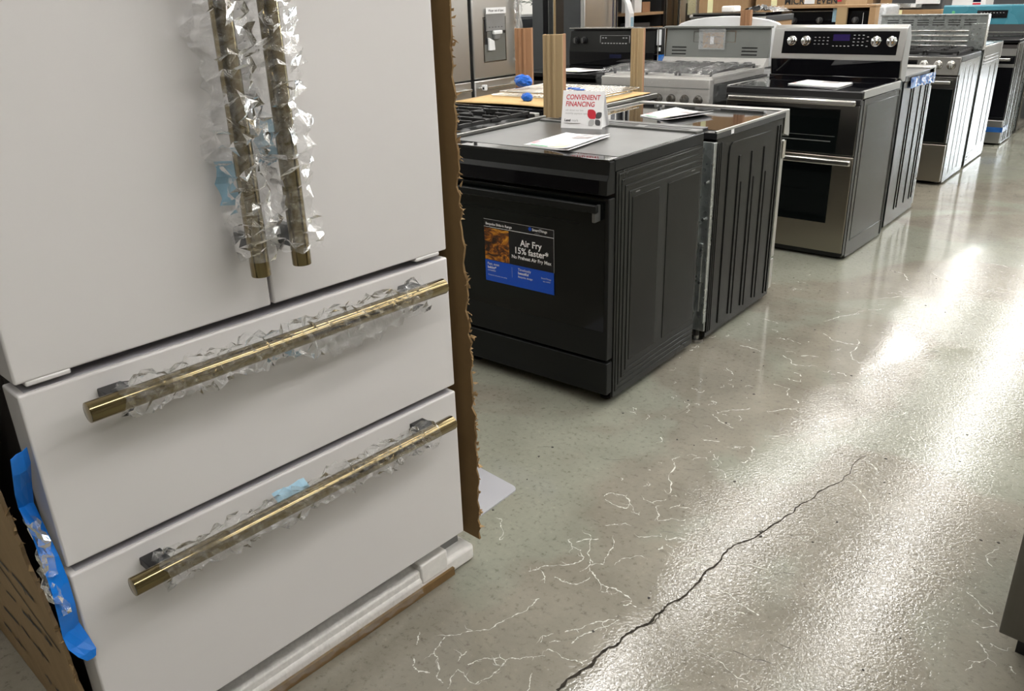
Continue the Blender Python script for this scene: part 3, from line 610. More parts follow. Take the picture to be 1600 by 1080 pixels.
gb = MB(); gb.box(.0, W2, D2 - .010, D2, .06, .862); gb.box(.0, .012, D2 - .03, D2 + .012, .10, .862); gb.box(.05, .075, D2, D2 + .018, .1, .85)
gb.box(.025, .042, D2, D2 + .01, .15, .45)
gbo = gb.build('back_panel', 'galvanised', a2, .003, label='bare galvanised metal back')
for z in (.28, .42, .55, .7): MB().cyl((.03, D2 - .002, z), (.03, D2 + .013, z), .006, 10).build('screw', 'chrome', gbo)
MB().cyl((.045, D2 - .02, .03), (.045, D2 - .02, .12), .014, 10).build('bracket', 'black_plastic', gbo)
MB().cyl((.045, D2 - .025, 0), (.045, D2 - .025, .012), .03, 18).cyl((.045, D2 - .025, .012), (.045, D2 - .025, .05), .012, 10).build('foot', 'steel', a2)
for x, y in ((W2 - .06, .05), (.06, .05), (W2 - .06, D2 - .05)): MB().cyl((x, y, 0), (x, y, .05), .02, 12).build('foot', 'black_plastic', a2)
ck = box('cooktop', 'black_plastic', a2, -.004, W2 + .004, .0, D2 + .004, .873, .898, .002)
rim = MB(); rim.box(-.004, W2 + .004, -.004, .012, .894, .905); rim.box(-.004, .006, .012, D2 + .004, .894, .905); rim.box(W2 - .006, W2 + .004, .012, D2 + .004, .894, .905); rim.build('rim', 'steel', ck, .0015)
box('glass', 'mirror_glass', ck, .006, W2 - .006, .012, D2 - .05, .896, .9005)
box('rear_ledge', 'black_plastic', ck, .06, W2 - .002, D2 - .05, D2 + .004, .896, .912, .003)
box('barcode_tag', 'print_white', ck, -.0052, -.0035, D2 - .15, D2 - .125, .878, .895)
cpn = MB(); cpn.prism([(-.045, .905), (0, .905), (0, .80), (-.062, .78), (-.066, .80)], 'x', -.003, W2 + .003); cpn.build('control_panel', 'steel', a2, .003)
dd = oven_door(a2, .004, W2 - .004, .21, .77, 'steel', (.1, W2 - .1, .32, .66), handle=.72); box('vent_grille', 'steel_bright', dd, .0, .004, -.045, -.012, .685, .765)
box('drawer', 'steel', a2, .004, W2 - .004, -.04, -.002, .05, .2, .004)
flyer('price_flyer', 'curled white price sheets on the black ribbed range', [(-1.918, 3.317), (-1.89, 3.60), (-1.648, 3.494), (-1.72, 3.235)], .9012, 4, .02)

# ---- third: stainless double-oven range with black cooktop and knob panel
b1 = thing('double_oven_range', 'stainless double-oven electric range with knobs on its backguard', 'range', (-1.3207 - .757 * math.cos(.0287), 4.5765 + .757 * math.sin(.0287), 0), -.0287)
W, D = .757, .61
MB().box(.014, W - .014, 0, D - .01, .03, .86).build('body', 'cabinet_dark', b1)
for x0, x1, s in ((0, .012, -1), (W - .012, W, 1)):
    pn = MB().box(x0, x1, .006, D, .012, .866); xf = x1 if s > 0 else x0
    for y0, y1, z0, z1 in ((.05, .056, .10, .835), (.05, .575, .829, .835), (.05, .575, .10, .106), (.569, .575, .10, .835)): pn.box(xf - .002, xf + .002, y0, y1, z0, z1)
    for k in range(3): pn.box(xf - .002, xf + .003, D - .028 + .009 * k, D - .023 + .009 * k, .02, .86)
    pn.build('side_panel', 'steel_darkside', b1, .001, 1, label='dark grey framed side')
box('back_panel', 'galvanised', b1, .012, W - .012, D, D + .01, .03, .9)
feet(b1, W, D, .02)
ck = box('cooktop', 'black_plastic', b1, -.002, W + .002, -.045, D - .02, .868, .908, .006)
box('glass', 'black_glass', ck, .014, W - .014, -.03, .50, .905, .9115, .001); box('side_rim', 'steel', ck, W - .004, W + .005, -.03, D - .05, .872, .912, .002); box('side_rim', 'steel', ck, -.005, .004, -.03, D - .05, .872, .912, .002)
box('rear_step', 'black_glass', ck, .01, W - .01, .50, .60, .905, .93, .004)
box('front_lip', 'black_plastic', ck, .003, W - .003, -.052, -.02, .842, .872, .004)
ud = oven_door(b1, .004, W - .006, .578, .838, 'steel_dark', (.07, .655, .585, .815), y=-.042)
box('handle', 'steel_h', ud, .035, .742, -.095, -.075, .838, .868, .008); 
for xx in (.06, .69): box('handle_mount', 'steel_h', ud, xx, xx + .025, -.08, -.042, .845, .862, .003)
box('rack', 'frame_grey', ud, .10, .62, -.0448, -.043, .645, .650); box('window_line', 'frame_grey', ud, .08, .64, -.0448, -.043, .674, .676)
ld = oven_door(b1, .004, W - .006, .045, .572, 'steel_door', (.10, .645, .205, .525), y=-.042)
box('handle', 'steel_h', ld, .04, .752, -.095, -.075, .532, .564, .008)
for xx in (.06, .70): box('handle_mount', 'steel_h', ld, xx, xx + .025, -.08, -.042, .54, .556, .003)
box('door_edge', 'black_plastic', b1, W - .012, W - .002, -.036, 0, .03, .86)
box('kick_plate', 'black_plastic', b1, .02, W - .02, .0, .02, .01, .05)
gd = MB(); gd.prism([(.545, .925), (.53, 1.02), (.555, 1.19), (.572, 1.205), (.60, 1.205), (.645, 1.14), (.645, .90), (.6, .90)], 'x', -.004, W + .004)
gdo = gd.build('backguard', 'steel', b1, .004)
lo = MB(); lo.prism([(.546, .925), (.532, 1.016), (.527, 1.016), (.541, .925)], 'x', .004, W - .004); lo.build('lower_glass', 'black_glass', gdo)
def gy(z): return .53 + (.025) * (z - 1.02) / .17
gl = MB(); gl.prism([(gy(1.047) - .003, 1.047), (gy(1.172) - .003, 1.172), (gy(1.172) + .004, 1.172), (gy(1.047) + .004, 1.047)], 'x', .06, W - .035); gl.build('control_glass', 'black_glass', gdo, .001)
for xx in (.118, .203, .605, .690): knob(gdo, xx, gy(1.118) - .004, 1.118, .024, 'chrome', .028, 'steel', .15)
box('display', 'display_blue', gdo, .36, .455, gy(1.13) - .0045, gy(1.13), 1.105, 1.155)
for xx, zz in [(x_, z_) for x_ in (.25, .275, .30, .325) for z_ in (1.10, 1.118, 1.136)] + [(.36 + .022 * k, 1.09) for k in range(5)] + [(x_, z_) for x_ in (.475, .50, .525) for z_ in (1.095, 1.113, 1.131, 1.149)] + [(.55, 1.09), (.55, 1.118), (.55, 1.14)]:
    box('key_mark', 'print_grey', gdo, xx, xx + .010, gy(zz) - .0044, gy(zz) - .0028, zz, zz + .0035)
flyer('price_flyer', 'white price sheets on the double-oven cooktop', [(-1.788, 4.716), (-1.764, 4.956), (-1.483, 4.873), (-1.487, 4.623)], .912, 6, .004)

# ---- fourth: range turned away, blue film on its control end
b2 = thing('slide_in_range', 'range facing away with blue film on its control end, behind the double oven', 'range', (-1.33, 5.985, 0), PI)
W, D = .757, .645
MB().box(.014, W - .012, .0, D - .01, .03, .86).build('body', 'cabinet_dark', b2)
sp = MB().box(0, .012, .004, D, .012, .878)
for yy in (.06, .115, .24, .40, .455): sp.box(-.004, .004, yy, yy + .012, .09, .85)
sp.build('side_panel', 'steel_darkside', b2, .0014, 1); box('side_panel', 'steel_darkside', b2, W - .012, W, 0, D, .012, .878, .002)
box('back_panel', 'galvanised', b2, .012, W - .012, D - .01, D, .03, .88); feet(b2, W, D, .02)
box('cooktop', 'black_plastic', b2, -.003, W + .003, -.02, D, .88, .915, .004)
cpn = MB(); cpn.prism([(-.05, .925), (.10, .925), (.10, .865), (-.06, .815), (-.07, .83)], 'x', -.003, W + .003); cpn.build('control_panel', 'steel', b2, .003)
bf = MB(); random.seed(3); rr = [[rnd(-1, 1) for _ in range(5)] for _ in range(13)]
bf.grid(lambda u, v: (-.007 - .004 * abs(rr[round(u * 12)][round(v * 4)]), -.04 + .58 * u, .825 + .012 * u + .062 * v + .004 * rr[round(u * 12)][round(v * 4)] * (1 if v < .5 else .3)), 12, 4)
o = bf.build('film_strip', 'film_blue', b2, label='blue protective film'); o.modifiers.new('thickness', 'SOLIDIFY').thickness = .0008
oven_door(b2, .004, W - .004, .2, .80, 'steel', handle=.75); box('drawer', 'steel', b2, .004, W - .004, -.04, -.002, .03, .19, .004)

# ---- fifth: stainless gas range with round knobs and a slotted metal backguard
c1 = thing('gas_range', 'stainless gas range with round knobs and bare slotted metal backguard', 'range', (-1.34 - .757, 6.845, 0))
W, D = .757, .63
MB().box(.014, W - .012, 0, D - .01, .03, .88).build('body', 'cabinet_dark', c1)
for x0 in (0, W - .012):
    sp = MB().box(x0, x0 + .012, .0, D, .014, .88); xf = x0 + .012 if x0 else x0
    for yy in (.16, .30, .44): sp.box(xf - .002, xf + .002, yy, yy + .01, .06, .84)
    sp.build('side_panel', 'steel_mid', c1, .001, 1, label='shiny stainless side')
box('back_panel', 'galvanised', c1, .012, W - .012, D - .01, D, .03, .9); feet(c1, W, D, .02)
ck = box('cooktop', 'black_plastic', c1, -.002, W + .002, -.02, D - .02, .882, .922, .005); grates(c1, .03, W - .03, .03, .52, .924)
cpn = MB(); cpn.prism([(-.045, .918), (0, .918), (0, .795), (-.06, .795)], 'x', 0, W); cpn.build('control_panel', 'steel_dark', c1, .004)
box('display', 'black_glass', c1, .30, .47, -.056, -.04, .835, .895)
for xx in (.07, .15, .23, .52, .615, .70): knob(c1, xx, -.052, .866, .026, 'steel_bright', .035, 'steel')
dd = oven_door(c1, .004, W - .004, .312, .785, 'steel_dark', (.02, W - .02, .318, .70), y=-.05, handle=.748)
box('drawer', 'steel_door', c1, .004, W - .004, -.05, -.002, .028, .302, .004)
g = MB(); g.box(0, W + .012, .585, .63, .93, 1.18); g.box(-.004, W + .016, .575, .64, 1.172, 1.186); g.box(0, .05, .57, .585, .93, 1.12); g.box(W - .09, W + .012, .57, .585, .93, 1.12)
go = g.build('backguard', 'galvanised_dark', c1, .003)
for zz in (1.065, 1.03, .99, .955): box('rib', 'steel_bright', go, .05, W - .10, .570, .588, zz - .006, zz + .006, .002)
for k in range(6):
    for zz in (1.105, 1.122, 1.139): box('vent_slot', 'black_plastic', go, .05 + .112 * k, .135 + .112 * k, .5835, .588, zz, zz + .007)
box('side_trim', 'steel_bright', go, W + .010, W + .018, .575, .645, .93, 1.18)

# ---- sixth: range turned away with louvred side
c2 = thing('slide_in_range', 'range facing away with slotted side, behind the knobbed gas range', 'range', (-1.345, 8.30, 0), PI)
W, D = .757, .69
MB().box(.014, W - .012, .0, D - .01, .03, .86).build('body', 'cabinet_dark', c2)
sp = MB().box(0, .012, .004, D, .012, .93); 
for zz in (.05, .075, .10, .80, .825, .85): sp.box(-.004, .004, .06, D - .05, zz, zz + .010)
for yy in (.12, .33): sp.box(-.003, .004, yy, yy + .008, .13, .78)
sp.build('side_panel', 'steel_mid', c2, .0014, 1); box('side_panel', 'steel', c2, W - .012, W, 0, D, .012, .93, .002)
box('back_panel', 'galvanised', c2, .012, W - .012, D - .01, D, .03, .9); feet(c2, W, D, .02)
box('cooktop', 'steel_bright', c2, -.004, W + .004, -.03, D, .93, .945, .003); box('film_patch', 'tape_pale', c2, .03, W - .05, .2, D - .1, .945, .9465)
oven_door(c2, .004, W - .004, .2, .80, 'steel', handle=.75); box('control_panel', 'steel', c2, 0, W, -.05, 0, .81, .93, .004); box('drawer', 'steel', c2, .004, W - .004, -.04, -.002, .03, .19, .004)

# ---- seventh: range with teal film over its backguard and blue tape round the drawer
e1 = thing('electric_range', 'range with teal film on its backguard and blue tape round its drawer', 'range', (-1.30 - .757, 8.87, 0))
W, D = .757, .57
MB().box(.014, W - .012, 0, D - .01, .03, .88).build('body', 'cabinet_dark', e1)
for x0 in (0, W - .012):
    sp = MB().box(x0, x0 + .012, .0, D, .012, .9); xf = x0 + .012 if x0 else x0
    for yy in (.06, .12, .18, .30, .36, .48, .52): sp.box(xf - .002, xf + .005, yy, yy + .02, .03, .89)
    sp.build('side_panel', 'steel_mid', e1, .003, 2, label='bright ribbed steel side')
box('back_panel', 'galvanised', e1, .012, W - .012, D - .01, D + .03, .03, .93); feet(e1, W, D, .02)
box('cooktop', 'black_glass', e1, -.003, W + .003, -.03, D, .90, .925, .004)
dd = oven_door(e1, .004, W - .004, .235, .85, 'black_glass', None, y=-.045, handle=.76); box('door_strip', 'steel', dd, .004, W - .004, -.047, -.04, .69, .72); box('top_band', 'steel', dd, .004, W - .004, -.047, -.04, .79, .85)
box('drawer', 'steel', e1, .004, W - .004, -.045, -.002, .02, .225, .004)
tp = MB(); tp.box(.0, W + .006, -.0475, -.0455, .12, .165); tp.box(W + .005, W + .0065, -.0475, .22, .12, .165); tp.build('blue_tape', 'film_blue', e1)
g = MB(); g.prism([(.54, .93), (.555, 1.03), (.56, 1.19), (.57, 1.20), (.60, 1.20), (.62, .93)], 'x', -.03, W + .003); go = g.build('backguard', 'black_plastic', e1, .004)
g = MB(); g.prism([(.5515, 1.03), (.5565, 1.19), (.566, 1.203), (.60, 1.204), (.60, 1.2005), (.571, 1.2), (.56, 1.19), (.555, 1.03)], 'x', -.033, W + .005); g.build('film_cover', 'teal_film', go, label='teal protective film')
box('display', 'black_glass', go, .27, .53, .548, .556, 1.085, 1.155, .002)
for k in range(8): box('key_mark', 'print_grey', go, .30 + .027 * k, .312 + .027 * k, .547, .549, 1.13, 1.134)
MB().cyl((.06, .551, 1.14), (.06, .56, 1.14), .014, 14).build('green_dot', 'print_green', go)
box('chrome_strip', 'steel_bright', go, .0, W, .536, .545, .955, .965)

# ---- eighth: last range in view
e2 = thing('slide_in_range', 'stainless range facing away at the far end of the row', 'range', (-1.295, 10.25, 0), PI)
shell(e2, .757, .64, .93, 'steel_mid'); W, D = .757, .64
box('side_frame', 'steel_bright', e2, -.004, .002, .05, D - .05, .07, .10); box('side_frame', 'steel_bright', e2, -.004, .002, .05, .08, .10, .60); box('side_frame', 'steel_bright', e2, -.004, .002, D - .08, D - .05, .10, .60)
box('cooktop', 'steel_bright', e2, -.006, W + .006, -.03, D, .93, .955, .01); oven_door(e2, .004, W - .004, .2, .80, 'steel', handle=.75); box('drawer', 'steel', e2, .004, W - .004, -.04, -.002, .03, .19, .004)

# ------------------------------------------------------------ second row, left of the first
def gas_top(t, W, D, z, trim='steel', grate='cast_iron', pan='slate'):
    ck = box('cooktop', pan, t, 0, W, -.02, D, z - .04, z, .004)
    box('rear_rail', trim, ck, .02, W - .02, D - .055, D - .02, z, z + .02, .003); box('side_rim', trim, ck, W - .012, W + .001, -.02, D, z - .01, z + .007, .002); box('side_rim', trim, ck, -.001, .012, -.02, D, z - .01, z + .007, .002)
    grates(t, .03, W - .03, .03, D - .07, z + .002, 3, grate); return ck
g1 = thing('gas_range', 'slide-in gas range with black grates beside the charcoal range', 'range', (-2.965, 2.37, 0))
shell(g1, .757, .63, .885, 'slate_side'); gas_top(g1, .757, .63, .918)
oven_door(g1, .004, .753, .2, .77, 'steel', (.1, .65, .32, .62), handle=.72); box('control_panel', 'steel', g1, 0, .757, -.05, 0, .785, .9, .004)
for k in range(5): knob(g1, .10 + .14 * k, -.05, .84, .024)
box('drawer', 'steel', g1, .004, .753, -.04, -.002, .04, .19, .004)
lv = MB().prism([(.715, .922), (.73, .922), (.757, .905), (.75, .898)], 'y', .585, .605); lv.build('trim_clip', 'steel_bright', g1)

g2 = thing('boxed_range', 'black range under a cardboard sheet, behind the slide-in gas range', 'range', (-2.21, 3.97, 0), PI)
shell(g2, .757, .76, .885, 'slate_side'); box('cooktop', 'black_glass', g2, 0, .757, -.02, .76, .886, .915, .003)
box('side_rim', 'steel', g2, -.004, .004, -.02, .76, .895, .92, .002)
oven_door(g2, .004, .753, .2, .80, 'slate', handle=.75); box('drawer', 'slate', g2, .004, .753, -.04, -.002, .04, .19, .004)
sh = MB(); random.seed(8)
sh.grid(lambda u, v: (-2.985 + .76 * u, 3.245 + .70 * v, .917 + .006 * math.sin(3 * u + 2 * v) ** 2), 12, 10)
o = sh.build('cardboard_sheet', 'kraft_sheet', smooth=True); o.modifiers.new('thickness', 'SOLIDIFY').thickness = .004; o.modifiers['thickness'].offset = 1
tag(o, 'tan cardboard sheet lying on the black range under oven racks', 'cardboard')
def rack(x, y, z, lbl):
    t = thing('oven_rack', lbl, 'oven rack', (x, y, z), rnd(-.03, .03), 'wire racks on the cardboard sheet'); m = MB(); w, d = .60, .42
    m.path([(0, 0, 0), (w, 0, 0), (w, d, 0), (0, d, 0), (0, 0, 0)], .004); m.path([(0, d * .5, -.001), (w, d * .5, -.001)], .003); m.build('rim', 'steel_bright', t)
    m = MB()
    for k in range(1, 22): m.cyl((w * k / 22, 0, .003), (w * k / 22, d, .003), .0022, 6)
    m.build('wires', 'steel_bright', t)
rack(-2.90, 3.46, .934, 'lower wire oven rack on the tan cardboard sheet'); rack(-2.87, 3.49, .950, 'upper wire oven rack on the tan cardboard sheet')
def blob(name, lbl, c, r, sc, mat):
    bm = bmesh.new(); bmesh.ops.create_icosphere(bm, subdivisions=3, radius=r)
    for v in bm.verts: v.co = Vector((v.co.x * sc[0], v.co.y * sc[1], v.co.z * sc[2])) * rnd(.86, 1.12)
    me = bpy.data.meshes.new(name); bm.to_mesh(me); bm.free(); me.materials.append(MATS[mat]); o = bpy.data.objects.new(name, me); C.objects.link(o); o.location = c
    return tag(o, lbl, 'tape')
blob('tape_wad', 'larger bright blue tape bundle at the back of the oven racks', (-2.875, 3.70, .985), .04, (1.4, .9, .8), 'tape_deep')
blob('tape_wad', 'small bright blue tape lump on the front of the oven racks', (-2.60, 3.375, .945), .022, (1.4, 1, 1), 'tape_deep')
for k, (x, y) in enumerate(((-2.62, 3.63), (-2.52, 3.66), (-2.58, 3.70))):
    tag(MB().box(x, x + .06, y, y + .03, .956, .960).build('tape_strip', 'tape_deep'), '%s pale blue tape strip across the oven racks' % ('left', 'right', 'rear')[k], 'tape', 'tape strips on the racks')

# cardboard corner posts: folded angle boards standing on the floor
def post(lbl, x, y, h, w, d, mat, yaw, z=0.0):
    t = thing('corner_post', lbl, 'post', (x, y, z), yaw); k = .009
    f = MB(); f.box(0, w, 0, k, 0, h); f.build('face_board', mat, t, .003)
    s = MB(); s.box(w - k, w, k, d, 0, h); s.box(0, k, k, d * .55, 0, h); s.build('side_board', 'kraft_brown' if mat == 'kraft_post' else mat, t, .002)
    r = MB()
    for q in (.28, .55): r.cyl((w * q, .001, .002), (w * q, .001, h - .002), w * .10, 10)
    r.build('fold_ridge', mat, t)
post('tan ridged cardboard corner post left of the tent sign', -2.285, 3.085, 1.255, .090, .075, 'kraft_post', .42)
post('slim tan cardboard corner post with dark slit, behind the black ribbed range', -2.462, 4.135, 1.232, .068, .06, 'kraft_post', .35)
post('brown cardboard corner post in front of the dispenser refrigerator', -3.165, 4.0, 1.24, .10, .06, 'kraft_brown', .5)

# plastic-wrapped gas range
w1 = thing('gas_range', 'gas range wrapped in clear film with bare grey backguard', 'range', (-3.0, 4.74, 0)); W, D = .757, .80
shell(w1, W, D, .885, 'slate_side'); gas_top(w1, W, .74, .93, 'steel_matte', pan='steel_matte')
box('front_fascia', 'steel_matte', w1, 0, W, -.06, 0, .775, .925, .006)
box('seam', 'frame_grey', w1, .0, W, -.0615, -.058, .868, .872)
for k in range(8): knob(w1, .06 + .09 * k, -.06, .805, .024, 'knob_dark', .03, 'knob_dark')
oven_door(w1, .004, W - .004, .2, .76, 'steel_matte', (.1, .65, .3, .6), handle=.70); box('drawer', 'steel', w1, .004, W - .004, -.04, -.002, .04, .19, .004)
rs = MB(); rs.prism([(.70, .93), (.80, .93), (.80, .985), (.76, .985)], 'x', 0, W); rs.build('rear_step', 'steel_matte', w1, .003)
for k in range(6): box('vent_slot', 'black_plastic', w1, .12 + .10 * k, .17 + .10 * k, .722, .735, .955, .962)
g = MB(); g.prism([(.775, .985), (.795, 1.175), (.81, 1.175), (.81, .985)], 'x', -.0, W); g.box(-.01, W + .01, .765, .815, 1.172, 1.186); go = g.build('backguard', 'frame_grey', w1, .002, label='bare grey sheet-metal backguard')
def wy(z): return .775 + .02 * (z - .985) / .19
for s_ in (.05, .57):
    for k in range(3): box('vent_slot', 'black_plastic', go, s_, s_ + .11, wy(1.01 + .02 * k) - .0015, wy(1.01 + .02 * k) + .003, 1.0 + .022 * k, 1.008 + .022 * k)
fr = MB(); fr.ring(.21, .52, 1.08, 1.155, .004, wy(1.1) - .002, wy(1.1) + .006); fr.build('panel_edge', 'steel_bright', go)
box('manual_bag', 'film_thick', go, .255, .45, wy(1.1) - .013, wy(1.1) - .012, 1.035, 1.17, label='clear plastic pouch')
mn = box('manual', 'kraft_box', go, .285, .435, wy(1.1) - .011, wy(1.1) - .004, 1.045, 1.145)
for zz in (1.073, 1.115): box('manual_line', 'print_dark', mn, .305, .42, wy(1.1) - .0118, wy(1.1) - .011, zz, zz + .004)
box('manual_tag', 'print_white', mn, .34, .365, wy(1.1) - .0122, wy(1.1) - .011, 1.07, 1.12)
random.seed(31); rr = [[rnd(-1, 1) for _ in range(11)] for _ in range(41)]
wrp = MB()
def wf2(u, v):
    n = rr[round(u * 40)][round(v * 10)]; x = -.02 + (W + .04) * u
    path = [(.76, .985), (.70, .955), (.45, .978), (.2, .978), (.0, .97), (-.075, .95), (-.085, .90), (-.085, .86), (-.08, .83), (-.10, .81), (-.085, .785)]
    y, z = path[round(v * 10)]; return (x + .006 * n, y + .008 * n, z + .006 * rr[round(u * 40)][(round(v * 10) + 4) % 11])
wrp.grid(wf2, 40, 10); wrp.grid(lambda u, v: (W + .02 + .005 * rr[round(u * 12)][round(v * 4)], -.07 + .83 * u, .99 - .2 * v), 12, 4)
wrp.build('film_wrap', 'film_clear', w1, label='wrinkled clear plastic')

# black range with its control housing open, left of the wrapped one
k1 = thing('electric_range', 'black electric range with open control housing, left of the film-wrapped range', 'range', (-3.79, 4.86, 0)); W, D = .757, .64
shell(k1, W, D, .885, 'slate_side'); box('cooktop', 'black_glass', k1, 0, W, -.03, D, .886, .915, .003); oven_door(k1, .004, W - .004, .2, .80, 'black_glass', handle=.75, hm='steel_h'); box('drawer', 'slate', k1, .004, W - .004, -.04, -.002, .04, .19, .004)
g = MB(); g.box(.0, W, .61, .655, .915, 1.0); g.box(0, W, .66, .70, .915, 1.17); go = g.build('backguard', 'black_plastic', k1, .003)
box('lower_glass', 'black_glass', go, .0, W - .03, .600, .612, .92, 1.01); g = MB(); g.prism([(.60, 1.01), (.625, 1.155), (.64, 1.155), (.64, 1.01)], 'x', 0, W - .03); g.build('control_glass', 'slate_gloss', go)
fr = MB(); fr.box(0, W + .005, .60, .70, 1.172, 1.178); fr.box(W, W + .005, .60, .606, .93, 1.172); fr.box(W, W + .005, .69, .70, .93, 1.172); fr.build('steel_frame', 'steel_bright', go, label='thin bare steel frame')
def ky(z): return .60 + .025 * (z - 1.01) / .145 - .002
for xx in (.06, .13): knob(go, xx, ky(1.09), 1.09, .022, 'black_plastic', .03, 'slate_light')
pm = MB(); pm.ring(.27, .52, 1.055, 1.125, .0015, ky(1.09) - .001, ky(1.09) + .006); pm.build('panel_outline', 'print_grey', go)
for k in range(9): box('key_mark', 'print_grey', go, .285 + .025 * k, .298 + .025 * k, ky(1.07) - .001, ky(1.07) + .004, 1.068, 1.074)
for k in (0, 1, 7, 8): box('key_mark', 'print_grey', go, .285 + .025 * k, .298 + .025 * k, ky(1.11) - .001, ky(1.11) + .004, 1.105, 1.111)
box('circuit_housing', 'white_plastic', go, W - .022, W - .004, .625, .66, 1.06, 1.165); box('relay_block', 'black_plastic', go, W - .02, W + .001, .662, .695, .98, 1.16); box('terminal', 'white_plastic', go, W - .018, W - .002, .63, .65, 1.02, 1.045); box('blue_film', 'tape_blue', go, W - .028, W + .002, .61, .70, .94, .995)
box('indicator', 'deep_blue', go, .36, .46, .598, .600, .97, .995); 
flyer('price_flyer', 'white price sheet on the black electric range behind the posts', [(-3.62, 4.93), (-3.55, 5.18), (-3.22, 5.10), (-3.30, 4.88)], .9155, 9, .004, two=False)
box('handle', 'steel_h', k1, .03, W - .03, -.11, -.09, .80, .825, .008)

# white range behind the wrapped one, its arched back toward us, and a boxed glass top with loose film above
w2 = thing('electric_range', 'white range with arched back panel behind the film-wrapped range', 'range', (-2.27, 6.40, 0), PI); W = .757
shell(w2, W, .66, .9, 'white_plastic', back='white_plastic'); box('cooktop', 'white_plastic', w2, 0, W, -.02, .66, .9, .92, .004)
ar = [(0, .9), (W, .9), (W, 1.18)] + [(W - .02 - (W - .04) * k / 12, 1.195 + .045 * math.sin(PI * k / 12) ** .7) for k in range(13)] + [(0, 1.18)]
MB().prism(ar, 'y', .62, .66).build('backguard', 'white_plastic', w2, .004, label='white arched back panel')
oven_door(w2, .004, W - .004, .2, .80, 'white_plastic', handle=.75, hm='white_plastic')
gt = thing('boxed_cooktop', 'black-edged glass cooktop box under loose plastic, behind the white range', 'cooktop', (-3.30, 6.50, 0))
box('lower_carton', 'kraft_box', gt, 0, .61, 0, .55, 0, 1.17); box('glass_slab', 'dark_grey', gt, -.01, .62, -.01, .56, 1.17, 1.215, .004); box('chrome_edge', 'steel_bright', gt, -.012, .622, -.014, -.009, 1.198, 1.212); box('glass_top', 'black_glass', gt, .0, .61, 0, .55, 1.215, 1.24, .003); box('chrome_edge', 'steel_bright', gt, -.002, .612, -.004, .002, 1.23, 1.242)
random.seed(17); rr = [[rnd(0, 1) for _ in range(9)] for _ in range(19)]
pw = MB(); pw.grid(lambda u, v: (-2.93 + .27 * u + .02 * (rr[round(18 * u)][round(8 * v)] - .5), 6.55 + .35 * v, 1.243 + .055 * rr[round(18 * u)][round(8 * v)] * math.sin(PI * u)), 18, 8)
tag(pw.build('plastic_sheet', 'film_thick'), 'loose crumpled clear plastic sheet on top of the boxed cooktop', 'plastic wrap')
tag(MB().box(-3.08, -2.97, 6.55, 6.68, 1.242, 1.29).build('foam_corner', 'foam', None, .012, 3), 'small white foam corner piece on the boxed cooktop', 'packaging')
post('brown corner post standing in front of the white arched panel', -2.53, 5.685, 1.28, .07, .045, 'kraft_brown', .1)

# black knob panel peeking out of its carton
m1 = thing('boxed_range', 'black range with dark knobs inside a cut cardboard carton', 'range', (-3.08, 7.20, 0)); W = .90
box('lower_carton', 'kraft_box', m1, 0, W, 0, .62, 0, .90); fr = MB(); fr.box(0, .05, .33, .44, .9, 1.25); fr.box(W - .05, W, .33, .44, .9, 1.25); fr.box(0, W, .33, .46, 1.24, 1.262); fr.box(0, .012, .2, .44, .9, 1.18); fr.build('carton_frame', 'kraft_box', m1, .003)
g = MB(); g.prism([(.36, .9), (.395, 1.22), (.41, 1.238), (.45, 1.238), (.46, .9)], 'x', .05, W - .05); go = g.build('backguard', 'black_glass', m1, .008, 3)
def my(z): return .36 + .035 * (z - .9) / .32 - .002
for xx in (.13, .205, .43, .73): knob(go, xx, my(1.14), 1.14, .024, 'black_plastic', .03, 'slate_light', .1)
box('chrome_edge', 'steel_bright', go, .09, .55, my(1.215) - .002, my(1.215) + .006, 1.212, 1.218); box('door_line', 'steel_bright', go, .790, .794, my(1.1) - .004, my(1.1), 1.02, 1.20)
box('blue_tape', 'tape_pale', go, .535, .575, .385, .40, 1.0, 1.236)
p = MB(); p.box(.585, .655, .33, .345, .9, 1.245); p.box(.655, .67, .33, .36, .9, 1.245); p.build('cardboard_brace', 'kraft_post', m1)

# cartons stacked behind
def carton(lbl, x0, x1, y0, y1, z0, z1, mat='kraft_box', letter=None, extra=None):
    t = thing('cardboard_box', lbl, 'box', (x0, y0, z0)); w, d, h = x1 - x0, y1 - y0, z1 - z0
    box('box_body', mat, t, 0, w, 0, d, 0, h, .004); box('flap_seam', 'cardboard', t, .01, w - .01, -.001, .0, h * .5 - .002, h * .5 + .002)
    box('packing_strip', 'print_yellow', t, w * .18, w * .18 + .06, -.0016, -.0004, 0.002, h - .002)
    if letter:
        for s, x, z, sz in letter: text(s, sz, 'print_black', t, at(x, -.003, z), bold=.002)
    if extra: extra(t)
    return t
carton('brown carton at the bottom of the stack behind the boxed black range', -3.7, -2.75, 8.6, 9.3, 0, .75)
carton('brown carton marked MICRO on top of the stack behind the boxed black range', -3.68, -2.78, 8.62, 9.28, .75, 1.60, letter=[('MICRO', .30, .505, .085), ('EVEN', .62, .505, .085)],
       extra=lambda t: (box('white_label', 'print_white', t, .50, .60, -.0035, -.001, .505, .57), box('red_label', 'print_red', t, .82, .86, -.0035, -.001, .52, .56)))
carton('tall brown carton left of the MICRO carton', -4.3, -3.75, 8.6, 9.3, 0, 1.9)
carton('brown carton carrying a grey drawer unit behind the slotted gas backguard', -2.66, -2.13, 9.55, 10.1, 0, 1.165)
